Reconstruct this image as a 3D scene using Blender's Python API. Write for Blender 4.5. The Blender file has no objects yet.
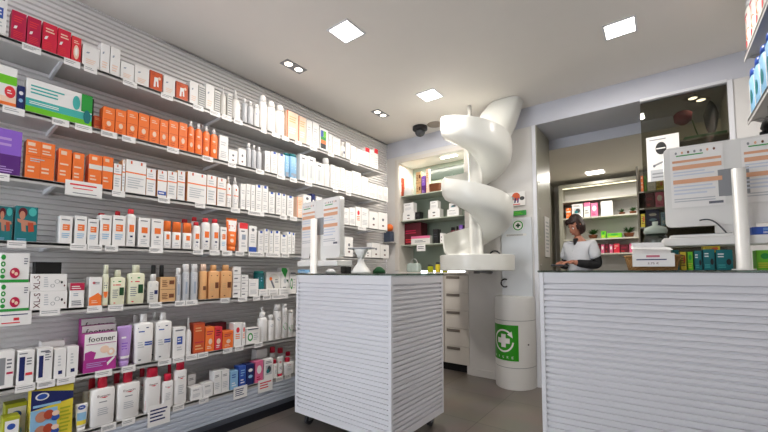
import bpy, bmesh, math, random
from mathutils import Vector, Matrix
random.seed(7)
C = bpy.context.scene.collection
PI = math.pi
R = math.radians

# ---------------------------------------------------------------- camera
F, CX, CY, EYE = 363., 384., 250., 1.115
YAW = R(37.2); PIT = math.atan(21/363)
FW = Vector((-math.sin(YAW)*math.cos(PIT), math.cos(YAW)*math.cos(PIT), math.sin(PIT)))
RT = Vector((math.cos(YAW), math.sin(YAW), 0))
UP = RT.cross(FW)
EY = Vector((0, 0, EYE))
def on(px, py, ax, val):
    d = FW + RT*((px-CX)/F) - UP*((py-CY)/F)
    return EY + d*((val-EY[ax])/d[ax])
def y_at(px, x, z):          # y on the vertical plane x at height z seen in column px
    a = (px-CX)/F; v = Vector((x, 0, z-EYE))
    return (v.dot(RT) - a*v.dot(FW)) / (a*FW.y - RT.y)
def x_at(px, y, z):
    a = (px-CX)/F; v = Vector((0, y, z-EYE))
    return (v.dot(RT) - a*v.dot(FW)) / (a*FW.x - RT.x)
def z_at(py, x, y):
    b = (CY-py)/F; v = Vector((x, y, -EYE))
    return (b*v.dot(FW) - v.dot(UP)) / (UP.z - b*FW.z)

cam = bpy.data.cameras.new('camera'); co = bpy.data.objects.new('camera', cam); C.objects.link(co)
cam.sensor_width = 36; cam.lens = F/768*36; cam.shift_y = (CY-216)/768; cam.clip_start = .02
co.matrix_world = Matrix.Translation(EY) @ Matrix((RT, UP, -FW)).transposed().to_4x4()
bpy.context.scene.camera = co
vs = bpy.context.scene.view_settings
vs.view_transform = 'Standard'; vs.look = 'None'; vs.gamma = 1; vs.use_curve_mapping = False
vs.exposure = 0.08

# ---------------------------------------------------------------- materials
MATS = {}
def lin(c): return tuple(((x/255)/12.92 if x/255 <= .04045 else ((x/255+.055)/1.055)**2.4) for x in c)
PAL = dict(white=(236,234,232), offwhite=(222,220,214), cream=(226,226,200), red=(214,34,66), crimson=(186,26,70), coral=(222,52,62),
  orange=(242,120,50), dorange=(208,88,42), brick=(176,70,44), tan=(226,172,118), kraft=(212,170,122), peach=(238,205,182), pink=(224,110,150),
  magenta=(172,50,140), purple=(88,38,120), violet=(140,96,200), lilac=(184,150,212), navy=(28,38,96), blue=(48,84,170), sky=(140,186,220),
  teal=(24,112,118), aqua=(70,176,170), green=(40,150,60), lime=(110,196,40), dgreen=(20,70,36), yellow=(226,206,60), olive=(170,176,40),
  black=(22,22,24), dgrey=(62,64,68), grey=(140,142,146), lgrey=(190,192,196), text=(105,108,118), wine=(92,16,32), skin=(190,130,105), brown=(110,62,36), steel=(150,160,176), crimson2=(196,110,130), glassy=(206,214,212), stripe=(222,168,134), pale=(206,212,224))
def mat(n, rough=.5, metal=0., alpha=None, emit=None, col=None, spec=.4):
    k = (n, rough, metal, emit)
    if k in MATS: return MATS[k]
    m = bpy.data.materials.new(n); m.use_nodes = True
    b = m.node_tree.nodes['Principled BSDF']
    c = lin(col or PAL[n])
    b.inputs['Base Color'].default_value = (*c, 1); b.inputs['Roughness'].default_value = rough
    b.inputs['Metallic'].default_value = metal; b.inputs['Specular IOR Level'].default_value = spec
    if emit:
        b.inputs['Emission Color'].default_value = (*c, 1); b.inputs['Emission Strength'].default_value = emit
    MATS[k] = m; return m
def surf(n, col, rough, var=.06, scale=6., bump=0., bscale=200., metal=0.):
    m = bpy.data.materials.new(n); m.use_nodes = True; nt = m.node_tree; b = nt.nodes['Principled BSDF']
    tc = nt.nodes.new('ShaderNodeTexCoord'); no = nt.nodes.new('ShaderNodeTexNoise'); no.inputs['Scale'].default_value = scale
    no.inputs['Detail'].default_value = 5
    nt.links.new(tc.outputs['Object'], no.inputs['Vector'])
    mx = nt.nodes.new('ShaderNodeMix'); mx.data_type = 'RGBA'; c = lin(col)
    mx.inputs[6].default_value = (*[v*(1-var) for v in c], 1); mx.inputs[7].default_value = (*[min(1, v*(1+var)) for v in c], 1)
    nt.links.new(no.outputs['Fac'], mx.inputs[0]); nt.links.new(mx.outputs[2], b.inputs['Base Color'])
    b.inputs['Roughness'].default_value = rough; b.inputs['Metallic'].default_value = metal
    if bump:
        n2 = nt.nodes.new('ShaderNodeTexNoise'); n2.inputs['Scale'].default_value = bscale; nt.links.new(tc.outputs['Object'], n2.inputs['Vector'])
        bp = nt.nodes.new('ShaderNodeBump'); bp.inputs['Strength'].default_value = bump; nt.links.new(n2.outputs['Fac'], bp.inputs['Height'])
        nt.links.new(bp.outputs['Normal'], b.inputs['Normal'])
    return m
def glass(n, col, a, rough=.03):
    m = bpy.data.materials.new(n); m.use_nodes = True; nt = m.node_tree; nt.nodes.remove(nt.nodes['Principled BSDF'])
    o = nt.nodes['Material Output']; t = nt.nodes.new('ShaderNodeBsdfTransparent'); g = nt.nodes.new('ShaderNodeBsdfGlossy')
    t.inputs[0].default_value = (*lin(col), 1); g.inputs['Roughness'].default_value = rough
    f = nt.nodes.new('ShaderNodeFresnel'); f.inputs[0].default_value = 1.45
    ad = nt.nodes.new('ShaderNodeMath'); ad.operation = 'ADD'; ad.inputs[1].default_value = a; nt.links.new(f.outputs[0], ad.inputs[0])
    mx = nt.nodes.new('ShaderNodeMixShader'); nt.links.new(ad.outputs[0], mx.inputs[0]); nt.links.new(t.outputs[0], mx.inputs[1]); nt.links.new(g.outputs[0], mx.inputs[2])
    nt.links.new(mx.outputs[0], o.inputs['Surface']); return m
M_wall = surf('wall_paint', (214,212,210), .6, .02)
M_header = surf('header_paint', (198,200,210), .6, .02)
M_ceil = surf('ceiling_paint', (232,227,221), .7, .02)
M_slatwall = surf('slatwall_metal', (228,226,226), .4, .03, 3, metal=.15)
M_counter = surf('counter_slats', (220,220,225), .45, .02, 3)
M_frame = surf('white_frame', (222,223,228), .4, .02)
M_shelf = surf('shelf_metal', (186,184,182), .4, .03, 8, metal=.1)
M_plastic = surf('white_plastic', (226,225,222), .3, .02)
M_slide = surf('slide_fibreglass', (222,222,216), .28, .02)
M_cab = surf('cabinet_laminate', (214,208,200), .4, .03)
M_black = surf('plinth_black', (22,26,36), .35, .1)
M_glasstop = glass('glass_top', (168,196,186), .12)
M_dark = glass('tinted_glass', (200,198,186), .02)
M_clear = glass('clear_glass', (214,224,218), .04)
M_sage = surf('sage_back_panel', (146,158,144), .3, .05)
M_jamb = surf('jamb_metal', (150,148,134), .35, .04)
M_fab = surf('tunic_cotton', (205,207,212), .85, .05, 30, .2, 300)
M_skin = surf('skin', (176,118,94), .5, .06, 20)
M_hair = surf('hair', (44,22,18), .45, .3, 60)
M_bsl = surf('black_sleeve', (16,16,20), .8, .1, 40)
M_leaf = surf('leaf_green', (44,92,40), .5, .3, 30)
M_wick = surf('wicker', (150,110,62), .7, .3, 90, .6, 160)

# ---------------------------------------------------------------- mesh helpers
def link(name, bm, mats, parent=None, smooth=False):
    me = bpy.data.meshes.new(name); bm.normal_update(); bm.to_mesh(me); bm.free()
    for m in (mats if isinstance(mats, (list, tuple)) else [mats]): me.materials.append(m)
    if smooth:
        me.polygons.foreach_set('use_smooth', [True]*len(me.polygons))
    o = bpy.data.objects.new(name, me); C.objects.link(o)
    if parent: o.parent = parent
    return o
def smooth_angle(o, ang=35):
    me = o.data
    for p in me.polygons: p.use_smooth = True
    bm = bmesh.new(); bm.from_mesh(me)
    for e in bm.edges:
        if len(e.link_faces) == 2 and e.calc_face_angle(0) > R(ang): e.smooth = False
    bm.to_mesh(me); bm.free(); return o
def box(bm, x0, x1, y0, y1, z0, z1, mi=0, bev=0.):
    r = bmesh.ops.create_cube(bm, size=1)
    vs_ = r['verts']
    for v in vs_: v.co = Vector((x0+(v.co.x+.5)*(x1-x0), y0+(v.co.y+.5)*(y1-y0), z0+(v.co.z+.5)*(z1-z0)))
    fs = set(f for v in vs_ for f in v.link_faces)
    for f in fs: f.material_index = mi
    if bev:
        es = list(set(e for v in vs_ for e in v.link_edges))
        rr = bmesh.ops.bevel(bm, geom=es, offset=bev, segments=1, affect='EDGES', clamp_overlap=True)
        for f in rr['faces']: f.material_index = mi
def quad(bm, pts, mi=0):
    f = bm.faces.new([bm.verts.new(p) for p in pts]); f.material_index = mi; return f
def tube(bm, pts, rad, seg=10, mi=0, cap=True):
    pts = [Vector(p) for p in pts]; rings = []
    rads = rad if isinstance(rad, (list, tuple)) else [rad]*len(pts)
    for i, p in enumerate(pts):
        t = (pts[min(i+1, len(pts)-1)] - pts[max(i-1, 0)]).normalized()
        a = t.orthogonal() if abs(t.z) > .95 else t.cross(Vector((0, 0, 1)))
        a.normalize(); b = t.cross(a).normalized()
        rings.append([bm.verts.new(p + (a*math.cos(2*PI*k/seg) + b*math.sin(2*PI*k/seg))*rads[i]) for k in range(seg)])
    for r0, r1 in zip(rings, rings[1:]):
        for k in range(seg):
            f = bm.faces.new((r0[k], r0[(k+1) % seg], r1[(k+1) % seg], r1[k])); f.material_index = mi; f.smooth = True
    if cap:
        for r_ in (rings[0], rings[-1]):
            f = bm.faces.new(r_); f.material_index = mi
def loft(bm, prof, cy=0., seg=24, mi=0, cx=0.):
    # prof: (z, half width, half depth, exponent)
    rings = []
    for z, hw, hd, n in prof:
        ring = []
        for k in range(seg):
            t = 2*PI*k/seg; c, s = math.cos(t), math.sin(t)
            ring.append(bm.verts.new((cx+hw*math.copysign(abs(c)**(2/n), c), cy+hd*math.copysign(abs(s)**(2/n), s), z)))
        rings.append(ring)
    for r0, r1 in zip(rings, rings[1:]):
        for k in range(seg):
            f = bm.faces.new((r0[k], r0[(k+1) % seg], r1[(k+1) % seg], r1[k])); f.material_index = mi; f.smooth = True
    f = bm.faces.new(list(reversed(rings[0]))); f.material_index = mi
    f = bm.faces.new(rings[-1]); f.material_index = mi
def lathe(bm, prof, seg=32, mi=0, cx=0, cy=0): loft(bm, [(z, r, r, 2) for r, z in prof], cy, seg, mi, cx)
TXT = {}
def text_geo(s):
    if s in TXT: return TXT[s]
    cu = bpy.data.curves.new('txt', 'FONT'); cu.body = s; cu.align_x = 'CENTER'; cu.align_y = 'CENTER'; cu.size = 1; cu.resolution_u = 2
    o = bpy.data.objects.new('txt', cu); C.objects.link(o)
    dg = bpy.context.evaluated_depsgraph_get(); me = bpy.data.meshes.new_from_object(o.evaluated_get(dg))
    vv = [v.co.copy() for v in me.vertices]; ff = [tuple(p.vertices) for p in me.polygons]
    bpy.data.objects.remove(o); bpy.data.curves.remove(cu); bpy.data.meshes.remove(me)
    if vv:
        xs = [v.x for v in vv]; ys = [v.y for v in vv]; mx, my = (min(xs)+max(xs))/2, (min(ys)+max(ys))/2
        w = max(xs)-min(xs); h = max(ys)-min(ys)
        vv = [((v.x-mx)/w, (v.y-my)/h) for v in vv]; TXT[s] = (vv, ff, w/h)
    else: TXT[s] = ([], [], 1)
    return TXT[s]
def put_text(bm, s, u, v, w, h, front, mi, rot=0):
    vv, ff, _ = text_geo(s); n = []
    for a, b in vv:
        a, b = a*w, b*h
        if rot: a, b = -b, a
        x, z = u+a, v+b
        n.append(bm.verts.new((x, front(x, z)-.0005, z)))
    for f in ff:
        try: g = bm.faces.new([n[i] for i in f]); g.material_index = mi
        except ValueError: pass

# ---------------------------------------------------------------- tagging
def tag(o, label, cat, group=None, kind=None):
    o['label'] = label; o['category'] = cat
    if group: o['group'] = group
    if kind: o['kind'] = kind
    return o
def struct(o): o['kind'] = 'structure'; return o
def empty(name, loc, rz=0., label=None, cat=None, group=None):
    o = bpy.data.objects.new(name, None); C.objects.link(o); o.location = loc; o.rotation_euler.z = rz; o.empty_display_size = .05
    if label: tag(o, label, cat, group)
    return o
def place(o, loc, rz=0.): o.location = loc; o.rotation_euler.z = rz; return o

# ---------------------------------------------------------------- prints on fronts
def prints(bm, W, H, front, spec, mats, off=.0004, flat=True):
    def mi(c):
        m = mat(c, .45)
        if m not in mats: mats.append(m)
        return mats.index(m)
    nu = 1 if flat else 6
    lift = off
    for p in spec:
        if p[0] == 'r':
            _, u0, u1, v0, v1, c = p; k = mi(c)
            for i in range(nu):
                a, b = u0+(u1-u0)*i/nu, u0+(u1-u0)*(i+1)/nu
                x0, x1, z0, z1 = (a-.5)*W, (b-.5)*W, v0*H, v1*H
                quad(bm, [(x0, front(x0, z0)-lift, z0), (x1, front(x1, z0)-lift, z0), (x1, front(x1, z1)-lift, z1), (x0, front(x0, z1)-lift, z1)], k)
        elif p[0] == 'o':
            _, u, v, ru, rv, c = p; k = mi(c); pts = []
            for i in range(16):
                x = (u-.5+ru*math.cos(i*PI/8))*W; z = (v+rv*math.sin(i*PI/8))*H; pts.append((x, front(x, z)-lift, z))
            quad(bm, pts, k)
        elif p[0] == 'p':
            _, pl, c = p; k = mi(c)
            quad(bm, [((u-.5)*W, front((u-.5)*W, v*H)-lift, v*H) for u, v in pl], k)
        elif p[0] == 't':
            _, s, u, v, w, h, c = p[:7]; k = mi(c)
            if len(p) > 7: put_text(bm, s, (u-.5)*W, v*H, w*H, h*W, lambda x, z: front(x, z)-lift, k, 1)
            else: put_text(bm, s, (u-.5)*W, v*H, w*W, h*H, lambda x, z: front(x, z)-lift, k)
        elif p[0] == 'l':
            _, u0, u1, v0, v1, n, c = p; k = mi(c); rr = random.Random(int((u0+v0)*1000)+n)
            for i in range(n):
                vv = v1-(v1-v0)*(i+.5)/n; hh = (v1-v0)/n*.22; ue = u1-(u1-u0)*rr.random()*.35
                x0, x1, z0, z1 = (u0-.5)*W, (ue-.5)*W, (vv-hh)*H, (vv+hh)*H
                quad(bm, [(x0, front(x0, z0)-lift, z0), (x1, front(x1, z0)-lift, z0), (x1, front(x1, z1)-lift, z1), (x0, front(x0, z1)-lift, z1)], k)
        lift += .0003

# body colour, prints
ST = {
 'red1': ('crimson', [('l', .15,.85,.62,.85,3,'coral'), ('p', [(.15,.4),(.35,.42),(.42,.52),(.22,.5)], 'white'), ('l', .15,.85,.12,.35,4,'coral')]),
 'red2': ('red', [('l', .2,.85,.66,.85,2,'peach'), ('p', [(.12,.42),(.3,.44),(.4,.56),(.2,.53)], 'white'), ('l', .12,.85,.12,.36,4,'coral')]),
 'red3': ('coral', [('l', .2,.85,.72,.86,2,'peach'), ('o', .5,.4,.3,.28,'peach'), ('o', .5,.42,.14,.16,'white')]),
 'wht': ('white', [('p', [(.2,.62),(.36,.64),(.42,.72),(.24,.7)], 'steel'), ('l', .2,.8,.15,.4,3,'peach')]),
 'wht2': ('white', [('l', .15,.85,.6,.78,2,'lgrey'), ('l', .15,.85,.12,.4,4,'lgrey')]),
 'wlogo': ('white', [('l', .15,.8,.72,.84,2,'text'), ('l', .15,.8,.2,.5,4,'lgrey')]),
 'brn': ('brick', [('r', .06,.94,.05,.95,'dorange'), ('p', [(.3,.2),(.45,.2),(.47,.5),(.55,.5),(.57,.25),(.7,.25),(.65,.72),(.35,.7)], 'white'), ('l', .12,.5,.78,.9,2,'brick'), ('o',.75,.7,.1,.08,'peach')]),
 'strip': ('offwhite', [('r', .06,.94,.06+.1*i,.11+.1*i,'grey') for i in range(9)]),
 'peach': ('peach', [('r', 0,.08,0,1,'dorange'), ('l', .2,.85,.6,.85,3,'tan'), ('l', .2,.85,.2,.45,3,'white')]),
 'multi': ('white', [('r', .1,.75,.1,.32,'black'), ('r', .1,.75,.32,.48,'orange'), ('r', .1,.75,.48,.62,'green'), ('r', .1,.42,.62,.9,'blue'), ('r', .42,.75,.62,.9,'lime')]),
 'win': ('white', [('r', .14,.86,.12,.74,'glassy'), ('r', .3,.5,.2,.66,'lgrey'), ('l', .2,.8,.8,.92,1,'text')]),
 'redtop': ('white', [('r', 0,1,.78,1,'coral'), ('l', .2,.8,.2,.6,4,'lgrey')]),
 'biggreen': ('white', [('r', 0,1,.56,.78,'lime'), ('r', 0,1,.08,.26,'peach'), ('r', 0,1,.04,.12,'orange'), ('o', .72,.38,.24,.15,'coral'), ('l', .6,.84,.32,.44,2,'white')]),
 'long': ('white', [('r', 0,1,.0,.2,'lime'), ('r', 0,1,.2,.42,'aqua'), ('l', .05,.6,.26,.36,2,'white'), ('l', .06,.6,.55,.85,3,'aqua'), ('o', .74,.66,.06,.22,'aqua'), ('r', .82,1,.45,1,'green'), ('o', .92,.3,.06,.22,'teal'), ('r', .78,1,.0,.1,'lime')]),
 'blk': ('black', [('l', .1,.9,.4,.7,2,'dgrey')]),
 'dblue': ('navy', [('o',.5,.7,.3,.08,'white'), ('o',.5,.4,.3,.08,'sky')]),
 'or1': ('orange', [('l', .2,.8,.74,.88,2,'peach'), ('r', .08,.92,.5,.52,'dorange'), ('o', .5,.35,.2,.1,'peach'), ('l', .2,.8,.08,.22,2,'dorange')]),
 'or2': ('orange', [('r', .15,.6,.82,.93,'peach'), ('l', .1,.8,.5,.6,1,'peach'), ('l', .12,.75,.2,.4,2,'peach')]),
 'or3': ('orange', [('r', .2,.6,.84,.93,'peach'), ('r', .0,1,.56,.7,'offwhite'), ('l', .1,.7,.2,.4,2,'peach')]),
 'orbig': ('orange', [('r', .05,.3,.85,.94,'peach'), ('r', .55,.85,.85,.94,'peach'), ('r', .495,.505,0,1,'dorange'), ('r', .0,1,.6,.61,'dorange'), ('l', .15,.65,.44,.55,2,'lgrey'), ('l', .08,.4,.15,.35,2,'peach'), ('l', .55,.9,.15,.35,2,'peach'), ('l', .08,.4,.66,.8,2,'peach'), ('l', .55,.9,.66,.8,2,'peach')]),
 'pur': ('purple', [('r', .08,1,.45,1,'violet'), ('l', .2,.8,.6,.85,2,'lilac'), ('l', .1,.8,.05,.2,3,'lilac')]),
 'wo': ('tan', [('r', 0,1,0,1,'white'), ('r', 0,1,.6,.64,'orange'), ('r', .4,.55,.88,.97,'dorange'), ('l', .15,.85,.68,.84,2,'lgrey'), ('l', .15,.85,.15,.5,4,'lgrey')]),
 'wo2': ('tan', [('r', 0,1,0,1,'white'), ('r', 0,1,.6,.64,'orange'), ('r', .22,.3,.88,.97,'dorange'), ('r', .72,.8,.88,.97,'dorange'), ('l', .1,.9,.15,.5,5,'lgrey')]),
 'wob': ('tan', [('r', 0,1,0,1,'white'), ('r', 0,1,.6,.64,'orange'), ('r', .4,.55,.88,.97,'dorange'), ('l', .15,.85,.68,.84,2,'lgrey'), ('r', .05,.95,.1,.24,'blue'), ('l',.15,.85,.12,.22,1,'white')]),
 'wb': ('white', [('r', .3,.7,.9,1,'blue'), ('l', .2,.8,.4,.8,5,'lgrey'), ('l', .2,.8,.1,.3,3,'lgrey')]),
 'wbb': ('white', [('r', 0,1,0,.2,'blue'), ('o', .5,.85,.18,.06,'text'), ('l', .2,.8,.35,.7,4,'lgrey')]),
 'wsq': ('white', [('r', .25,.8,.48,.7,'orange'), ('l', .15,.85,.82,.9,1,'text'), ('l', .3,.75,.52,.66,2,'peach'), ('l', .2,.85,.2,.4,3,'sky')]),
 'wsq2': ('white', [('r', .25,.78,.48,.68,'orange'), ('l', .15,.85,.86,.93,1,'text'), ('r', .4,.62,.34,.4,'text'), ('l', .2,.8,.1,.28,3,'lgrey')]),
 'ocap': ('white', [('r', .25,.8,.36,.52,'orange'), ('l', .2,.8,.1,.28,2,'lgrey')]),
 'ortop': ('white', [('r', 0,1,.8,1,'coral'), ('l', .2,.8,.66,.76,1,'text'), ('r', .3,.75,.42,.6,'steel'), ('l', .25,.8,.15,.35,2,'lgrey')]),
 'tphoto': ('teal', [('o', .32,.82,.2,.14,'wine'), ('o', .3,.74,.13,.12,'skin'), ('p', [(.08,.64),(.9,.58),(.95,.5),(.5,.46),(.1,.56)], 'skin'), ('p', [(.25,.55),(.45,.52),(.5,.28),(.3,.3)], 'skin'), ('p', [(.55,.55),(.8,.55),(.85,.3),(.6,.28)], 'brick'), ('o', .75,.85,.18,.12,'aqua'), ('l', .1,.6,.02,.1,2,'sky')]),
 'biggr2': ('white', [('r', 0,1,0,.1,'green'), ('o', .1,.85,.08,.09,'green'), ('o', .1,.62,.08,.09,'green'), ('o', .1,.39,.08,.09,'green'), ('o', .1,.2,.08,.07,'green'), ('o', .1,.62,.03,.04,'white'), ('o', .1,.39,.03,.04,'white'), ('o', .5,.32,.17,.18,'crimson'), ('o', .44,.36,.05,.06,'peach'), ('o', .55,.29,.06,.06,'peach'), ('l', .8,.95,.6,.85,3,'text')]),
 'xls': ('white', [('t', 'XL-S', .17,.5,.8,.17,'wine',1), ('l', .36,.5,.2,.85,5,'lgrey'), ('o', .6,.3,.06,.1,'grey'), ('o', .6,.3,.045,.08,'white'), ('o', .72,.55,.07,.12,'grey'), ('o', .72,.55,.055,.1,'white'), ('o', .85,.5,.03,.08,'black'), ('o', .93,.3,.02,.06,'wine')]),
 'rw': ('white', [('r', 0,1,.7,1,'crimson'), ('l', .12,.8,.74,.9,2,'white'), ('l', .25,.7,.45,.6,2,'steel'), ('l', .15,.85,.08,.3,3,'text')]),
 'wo3': ('white', [('p', [(0,.03),(1,.03),(1,.35),(.7,.46),(.3,.36),(0,.3)], 'orange'), ('o', .35,.8,.12,.04,'coral'), ('l', .3,.85,.74,.84,2,'text'), ('l', .2,.8,.1,.22,2,'peach')]),
 'kraft': ('kraft', [('r', .58,.92,.7,.86,'brown'), ('r', .58,.92,.16,.32,'brown'), ('r',0,1,.49,.505,'brown'), ('l', .1,.5,.6,.88,4,'brown'), ('l', .1,.5,.1,.36,4,'brown')]),
 'sm': ('white', [('r', 0,1,.245,.255,'grey'), ('r', 0,1,.495,.505,'grey'), ('r', 0,1,.745,.755,'grey'), ('l', .1,.7,.08,.18,1,'text'), ('l', .1,.7,.33,.42,1,'text'), ('l', .1,.7,.58,.67,1,'text'), ('l', .1,.7,.83,.92,1,'text')]),
 'oval': ('white', [('o', .5,.5,.45,.42,'offwhite'), ('p', [(.25,.65),(.35,.7),(.6,.3),(.5,.26)], 'text'), ('o', .3,.7,.1,.08,'orange'), ('l', .6,.85,.5,.7,2,'text')]),
 'grw': ('white', [('p', [(0,.9),(.5,.6),(.8,.9),(.6,1),(0,1)], 'green'), ('o', .5,.5,.2,.1,'lgrey'), ('p', [(.6,.55),(.9,.4),(.9,.55)], 'dgreen'), ('l', .2,.8,.1,.3,2,'grey')]),
 'navyw': ('white', [('r', .12,.45,.12,.82,'navy'), ('l', .55,.9,.55,.8,3,'text'), ('r', .5,.92,.26,.34,'coral'), ('l', .1,.8,.88,.95,1,'text')]),
 'navyw2': ('white', [('r', .12,.4,.12,.78,'navy'), ('l', .5,.9,.6,.9,4,'text'), ('l',.2,.9,.86,.95,1,'text')]),
 'greyw': ('white', [('r', .0,.4,.08,.82,'grey'), ('l', .5,.9,.5,.8,3,'text'), ('r', .5,.95,.36,.42,'crimson')]),
 'wnav': ('white', [('r', .35,.7,.14,.26,'navy'), ('l', .3,.6,.4,.8,4,'lgrey')]),
 'foot': ('magenta', [('r', 0,1,0,1,'white'), ('r', 0,1,0,.34,'magenta'), ('p', [(.02,.34),(.3,.34),(.36,.5),(.2,.56),(.02,.52)], 'magenta'), ('t', 'footner', .52,.86,.82,.14,'black'), ('r', .05,.98,.72,.735,'magenta'), ('o', .62,.56,.14,.1,'peach'), ('o', .82,.48,.12,.1,'peach'), ('o', .82,.48,.06,.05,'white'), ('l', .08,.7,.12,.26,3,'lilac'), ('p', [(.72,.12),(.95,.3),(.95,.36),(.7,.2)], 'white')]),
 'wisd': ('white', [('l', .15,.85,.84,.94,1,'text'), ('r', .3,.75,.42,.68,'blue'), ('l', .35,.7,.48,.64,2,'white'), ('l', .3,.75,.2,.36,2,'lgrey')]),
 'dor': ('brick', [('r', .05,.95,.05,.95,'dorange'), ('l', .15,.85,.7,.88,2,'tan'), ('r', .1,.9,.35,.38,'crimson'), ('l', .15,.85,.1,.3,2,'tan')]),
 'sun': ('orange', [('o', .55,.4,.2,.12,'peach'), ('l', .15,.85,.66,.86,2,'crimson'), ('l', .2,.8,.1,.24,2,'peach')]),
 'sunred': ('coral', [('l', .15,.85,.6,.9,3,'wine'), ('o', .5,.38,.28,.12,'peach'), ('l', .2,.8,.08,.24,2,'white')]),
 'wr': ('white', [('o', .5,.7,.22,.12,'coral'), ('l', .2,.8,.3,.55,3,'orange')]),
 'ring': ('white', [('o', .3,.45,.2,.26,'green'), ('o', .3,.45,.12,.16,'white'), ('l', .55,.9,.2,.7,4,'lgrey'), ('r', .1,.9,.9,.98,'text')]),
 'compeed': ('yellow', [('r', 0,.62,0,.62,'sky'), ('p', [(0,.62),(1,.72),(1,.86),(.3,.96),(0,1)], 'navy'), ('o', .25,.86,.16,.07,'white'), ('o', .25,.86,.12,.05,'blue'), ('l', .05,.9,.64,.74,1,'sky'), ('o', .25,.48,.14,.1,'skin'), ('o', .42,.5,.12,.09,'brick'), ('o', .25,.22,.14,.1,'skin'), ('o', .42,.24,.12,.09,'brick'), ('o', .58,.42,.1,.06,'blue'), ('o',.58,.5,.09,.05,'peach'), ('o', .58,.16,.1,.06,'blue'), ('o',.58,.24,.09,.05,'peach'), ('l', .68,.96,.1,.6,7,'olive')]),
 'smgreen': ('olive', [('r', .12,.95,.0,.9,'white'), ('o', .5,.72,.25,.09,'blue'), ('o', .5,.4,.2,.15,'skin'), ('o', .65,.3,.14,.1,'sky')]),
 'pinkw': ('pink', [('o', .5,.6,.3,.2,'white'), ('l', .2,.8,.1,.3,2,'crimson')]),
 'photo': ('white', [('r', .15,.85,.25,.7,'lgrey'), ('o', .55,.5,.22,.16,'dgrey'), ('o', .4,.42,.16,.1,'teal'), ('l', .15,.85,.78,.92,2,'text')]),
 'tealp': ('teal', [('l', .1,.6,.6,.85,2,'white'), ('o', .75,.4,.15,.15,'black'), ('l', .1,.7,.1,.3,2,'aqua')]),
 'yelp': ('yellow', [('l', .1,.9,.2,.85,5,'brown'), ('o', .7,.6,.2,.2,'dorange')]),
 'limep': ('lime', [('l', .1,.9,.1,.4,3,'yellow'), ('o', .5,.7,.25,.15,'green')]),
 'plain': ('white', [('o', .5,.6,.12,.08,'text'), ('o', .5,.25,.12,.05,'wine')]),
 'winep': ('wine', [('l', .1,.8,.5,.7,2,'crimson'), ('l', .1,.6,.1,.3,2,'coral')]),
 'lidpink': ('offwhite', [('r', 0,1,.7,1,'pink'), ('l', .2,.8,.2,.5,2,'text')]),
 'bluep': ('sky', [('l', .2,.8,.6,.85,2,'blue'), ('l', .2,.8,.15,.4,2,'white')]),
 'bl2': ('blue', [('l', .2,.8,.5,.85,3,'sky'), ('l', .2,.8,.15,.4,2,'white')]),
}
def carton(W, D, H, st, name='carton', parent=None):
    body, spec = ST[st]; mats = [mat(body, .45)]
    bm = bmesh.new(); box(bm, -W/2, W/2, 0, D, 0, H, 0, min(.0015, W*.05))
    # tuck-flap seam on the top and side print
    prints(bm, W, H, lambda x, z: 0., spec, mats)
    return link(name, bm, mats, parent)
def bottle(W, D, H, style, parent_label):
    """style: dict(body, cap, neck, capw, caph, print, n, top)"""
    s = style; root = empty(s.get('name', 'lotion_bottle'), (0, 0, 0))
    n = s.get('n', 3.2); ch = s['caph']*H; bh = H-ch; hw = W/2; hd = D/2
    sh = s.get('sh', .12)*bh; nw = hw*s.get('neck', .45); taper = s.get('taper', 1.)
    prof = [(0, hw*.94*taper, hd*.9, n), (.006, hw*taper, hd, n), ((bh-sh)*.5, hw*(taper+1)/2, hd, n), (bh-sh, hw, hd, n)]
    prof += [(bh-sh*.45, hw*.86+nw*.1, hd*.92, n), (bh-sh*.1, nw*1.2, min(nw*1.2, hd*.85), 2.2), (bh, nw, min(nw, hd*.8), 2)]
    def front(x, z):
        for (z0, w0, d0, _), (z1, w1, d1, _) in zip(prof, prof[1:]):
            if z <= z1 or z1 == prof[-1][0]:
                t = 0 if z1 == z0 else min(1, max(0, (z-z0)/(z1-z0))); w = w0+(w1-w0)*t; d = d0+(d1-d0)*t
                q = min(.985, abs(x)/max(w, 1e-4)); return D/2 - d*(1-q**n)**(1/n)
        return 0
    bm = bmesh.new(); mats = [s.get('bm') or mat(s['body'], .35)]; loft(bm, prof, D/2, 28)
    prints(bm, W*.92, bh-sh, front, s.get('print', []), mats, .0006, False)
    link('bottle_body', bm, mats, root)
    bm = bmesh.new(); cw = hw*s.get('capw', .5); cd = min(cw, hd*.95); ct = s.get('captaper', .94)
    cp = [(bh-.001, cw, cd, 2.4), (bh+ch*.9, cw*ct, cd*ct, 2.4), (H, cw*ct*.9, cd*ct*.9, 2.4)]
    if s.get('pump'):
        cp = [(bh-.001, cw, cd, 2), (bh+ch*.45, cw, cd, 2), (bh+ch*.46, cw*.4, cd*.4, 2), (bh+ch*.75, cw*.35, cd*.35, 2), (bh+ch*.76, cw*.7, cd*.7, 2), (H, cw*.55, cd*.55, 2)]
    loft(bm, cp, D/2, 20)
    o = link('cap', bm, mat(s['cap'], .3), root)
    if s['cap'] != s.get('body'): o['label'] = s['cap'].replace('dgrey', 'dark grey').replace('lgrey', 'light grey')+' cap'
    return root
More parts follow.
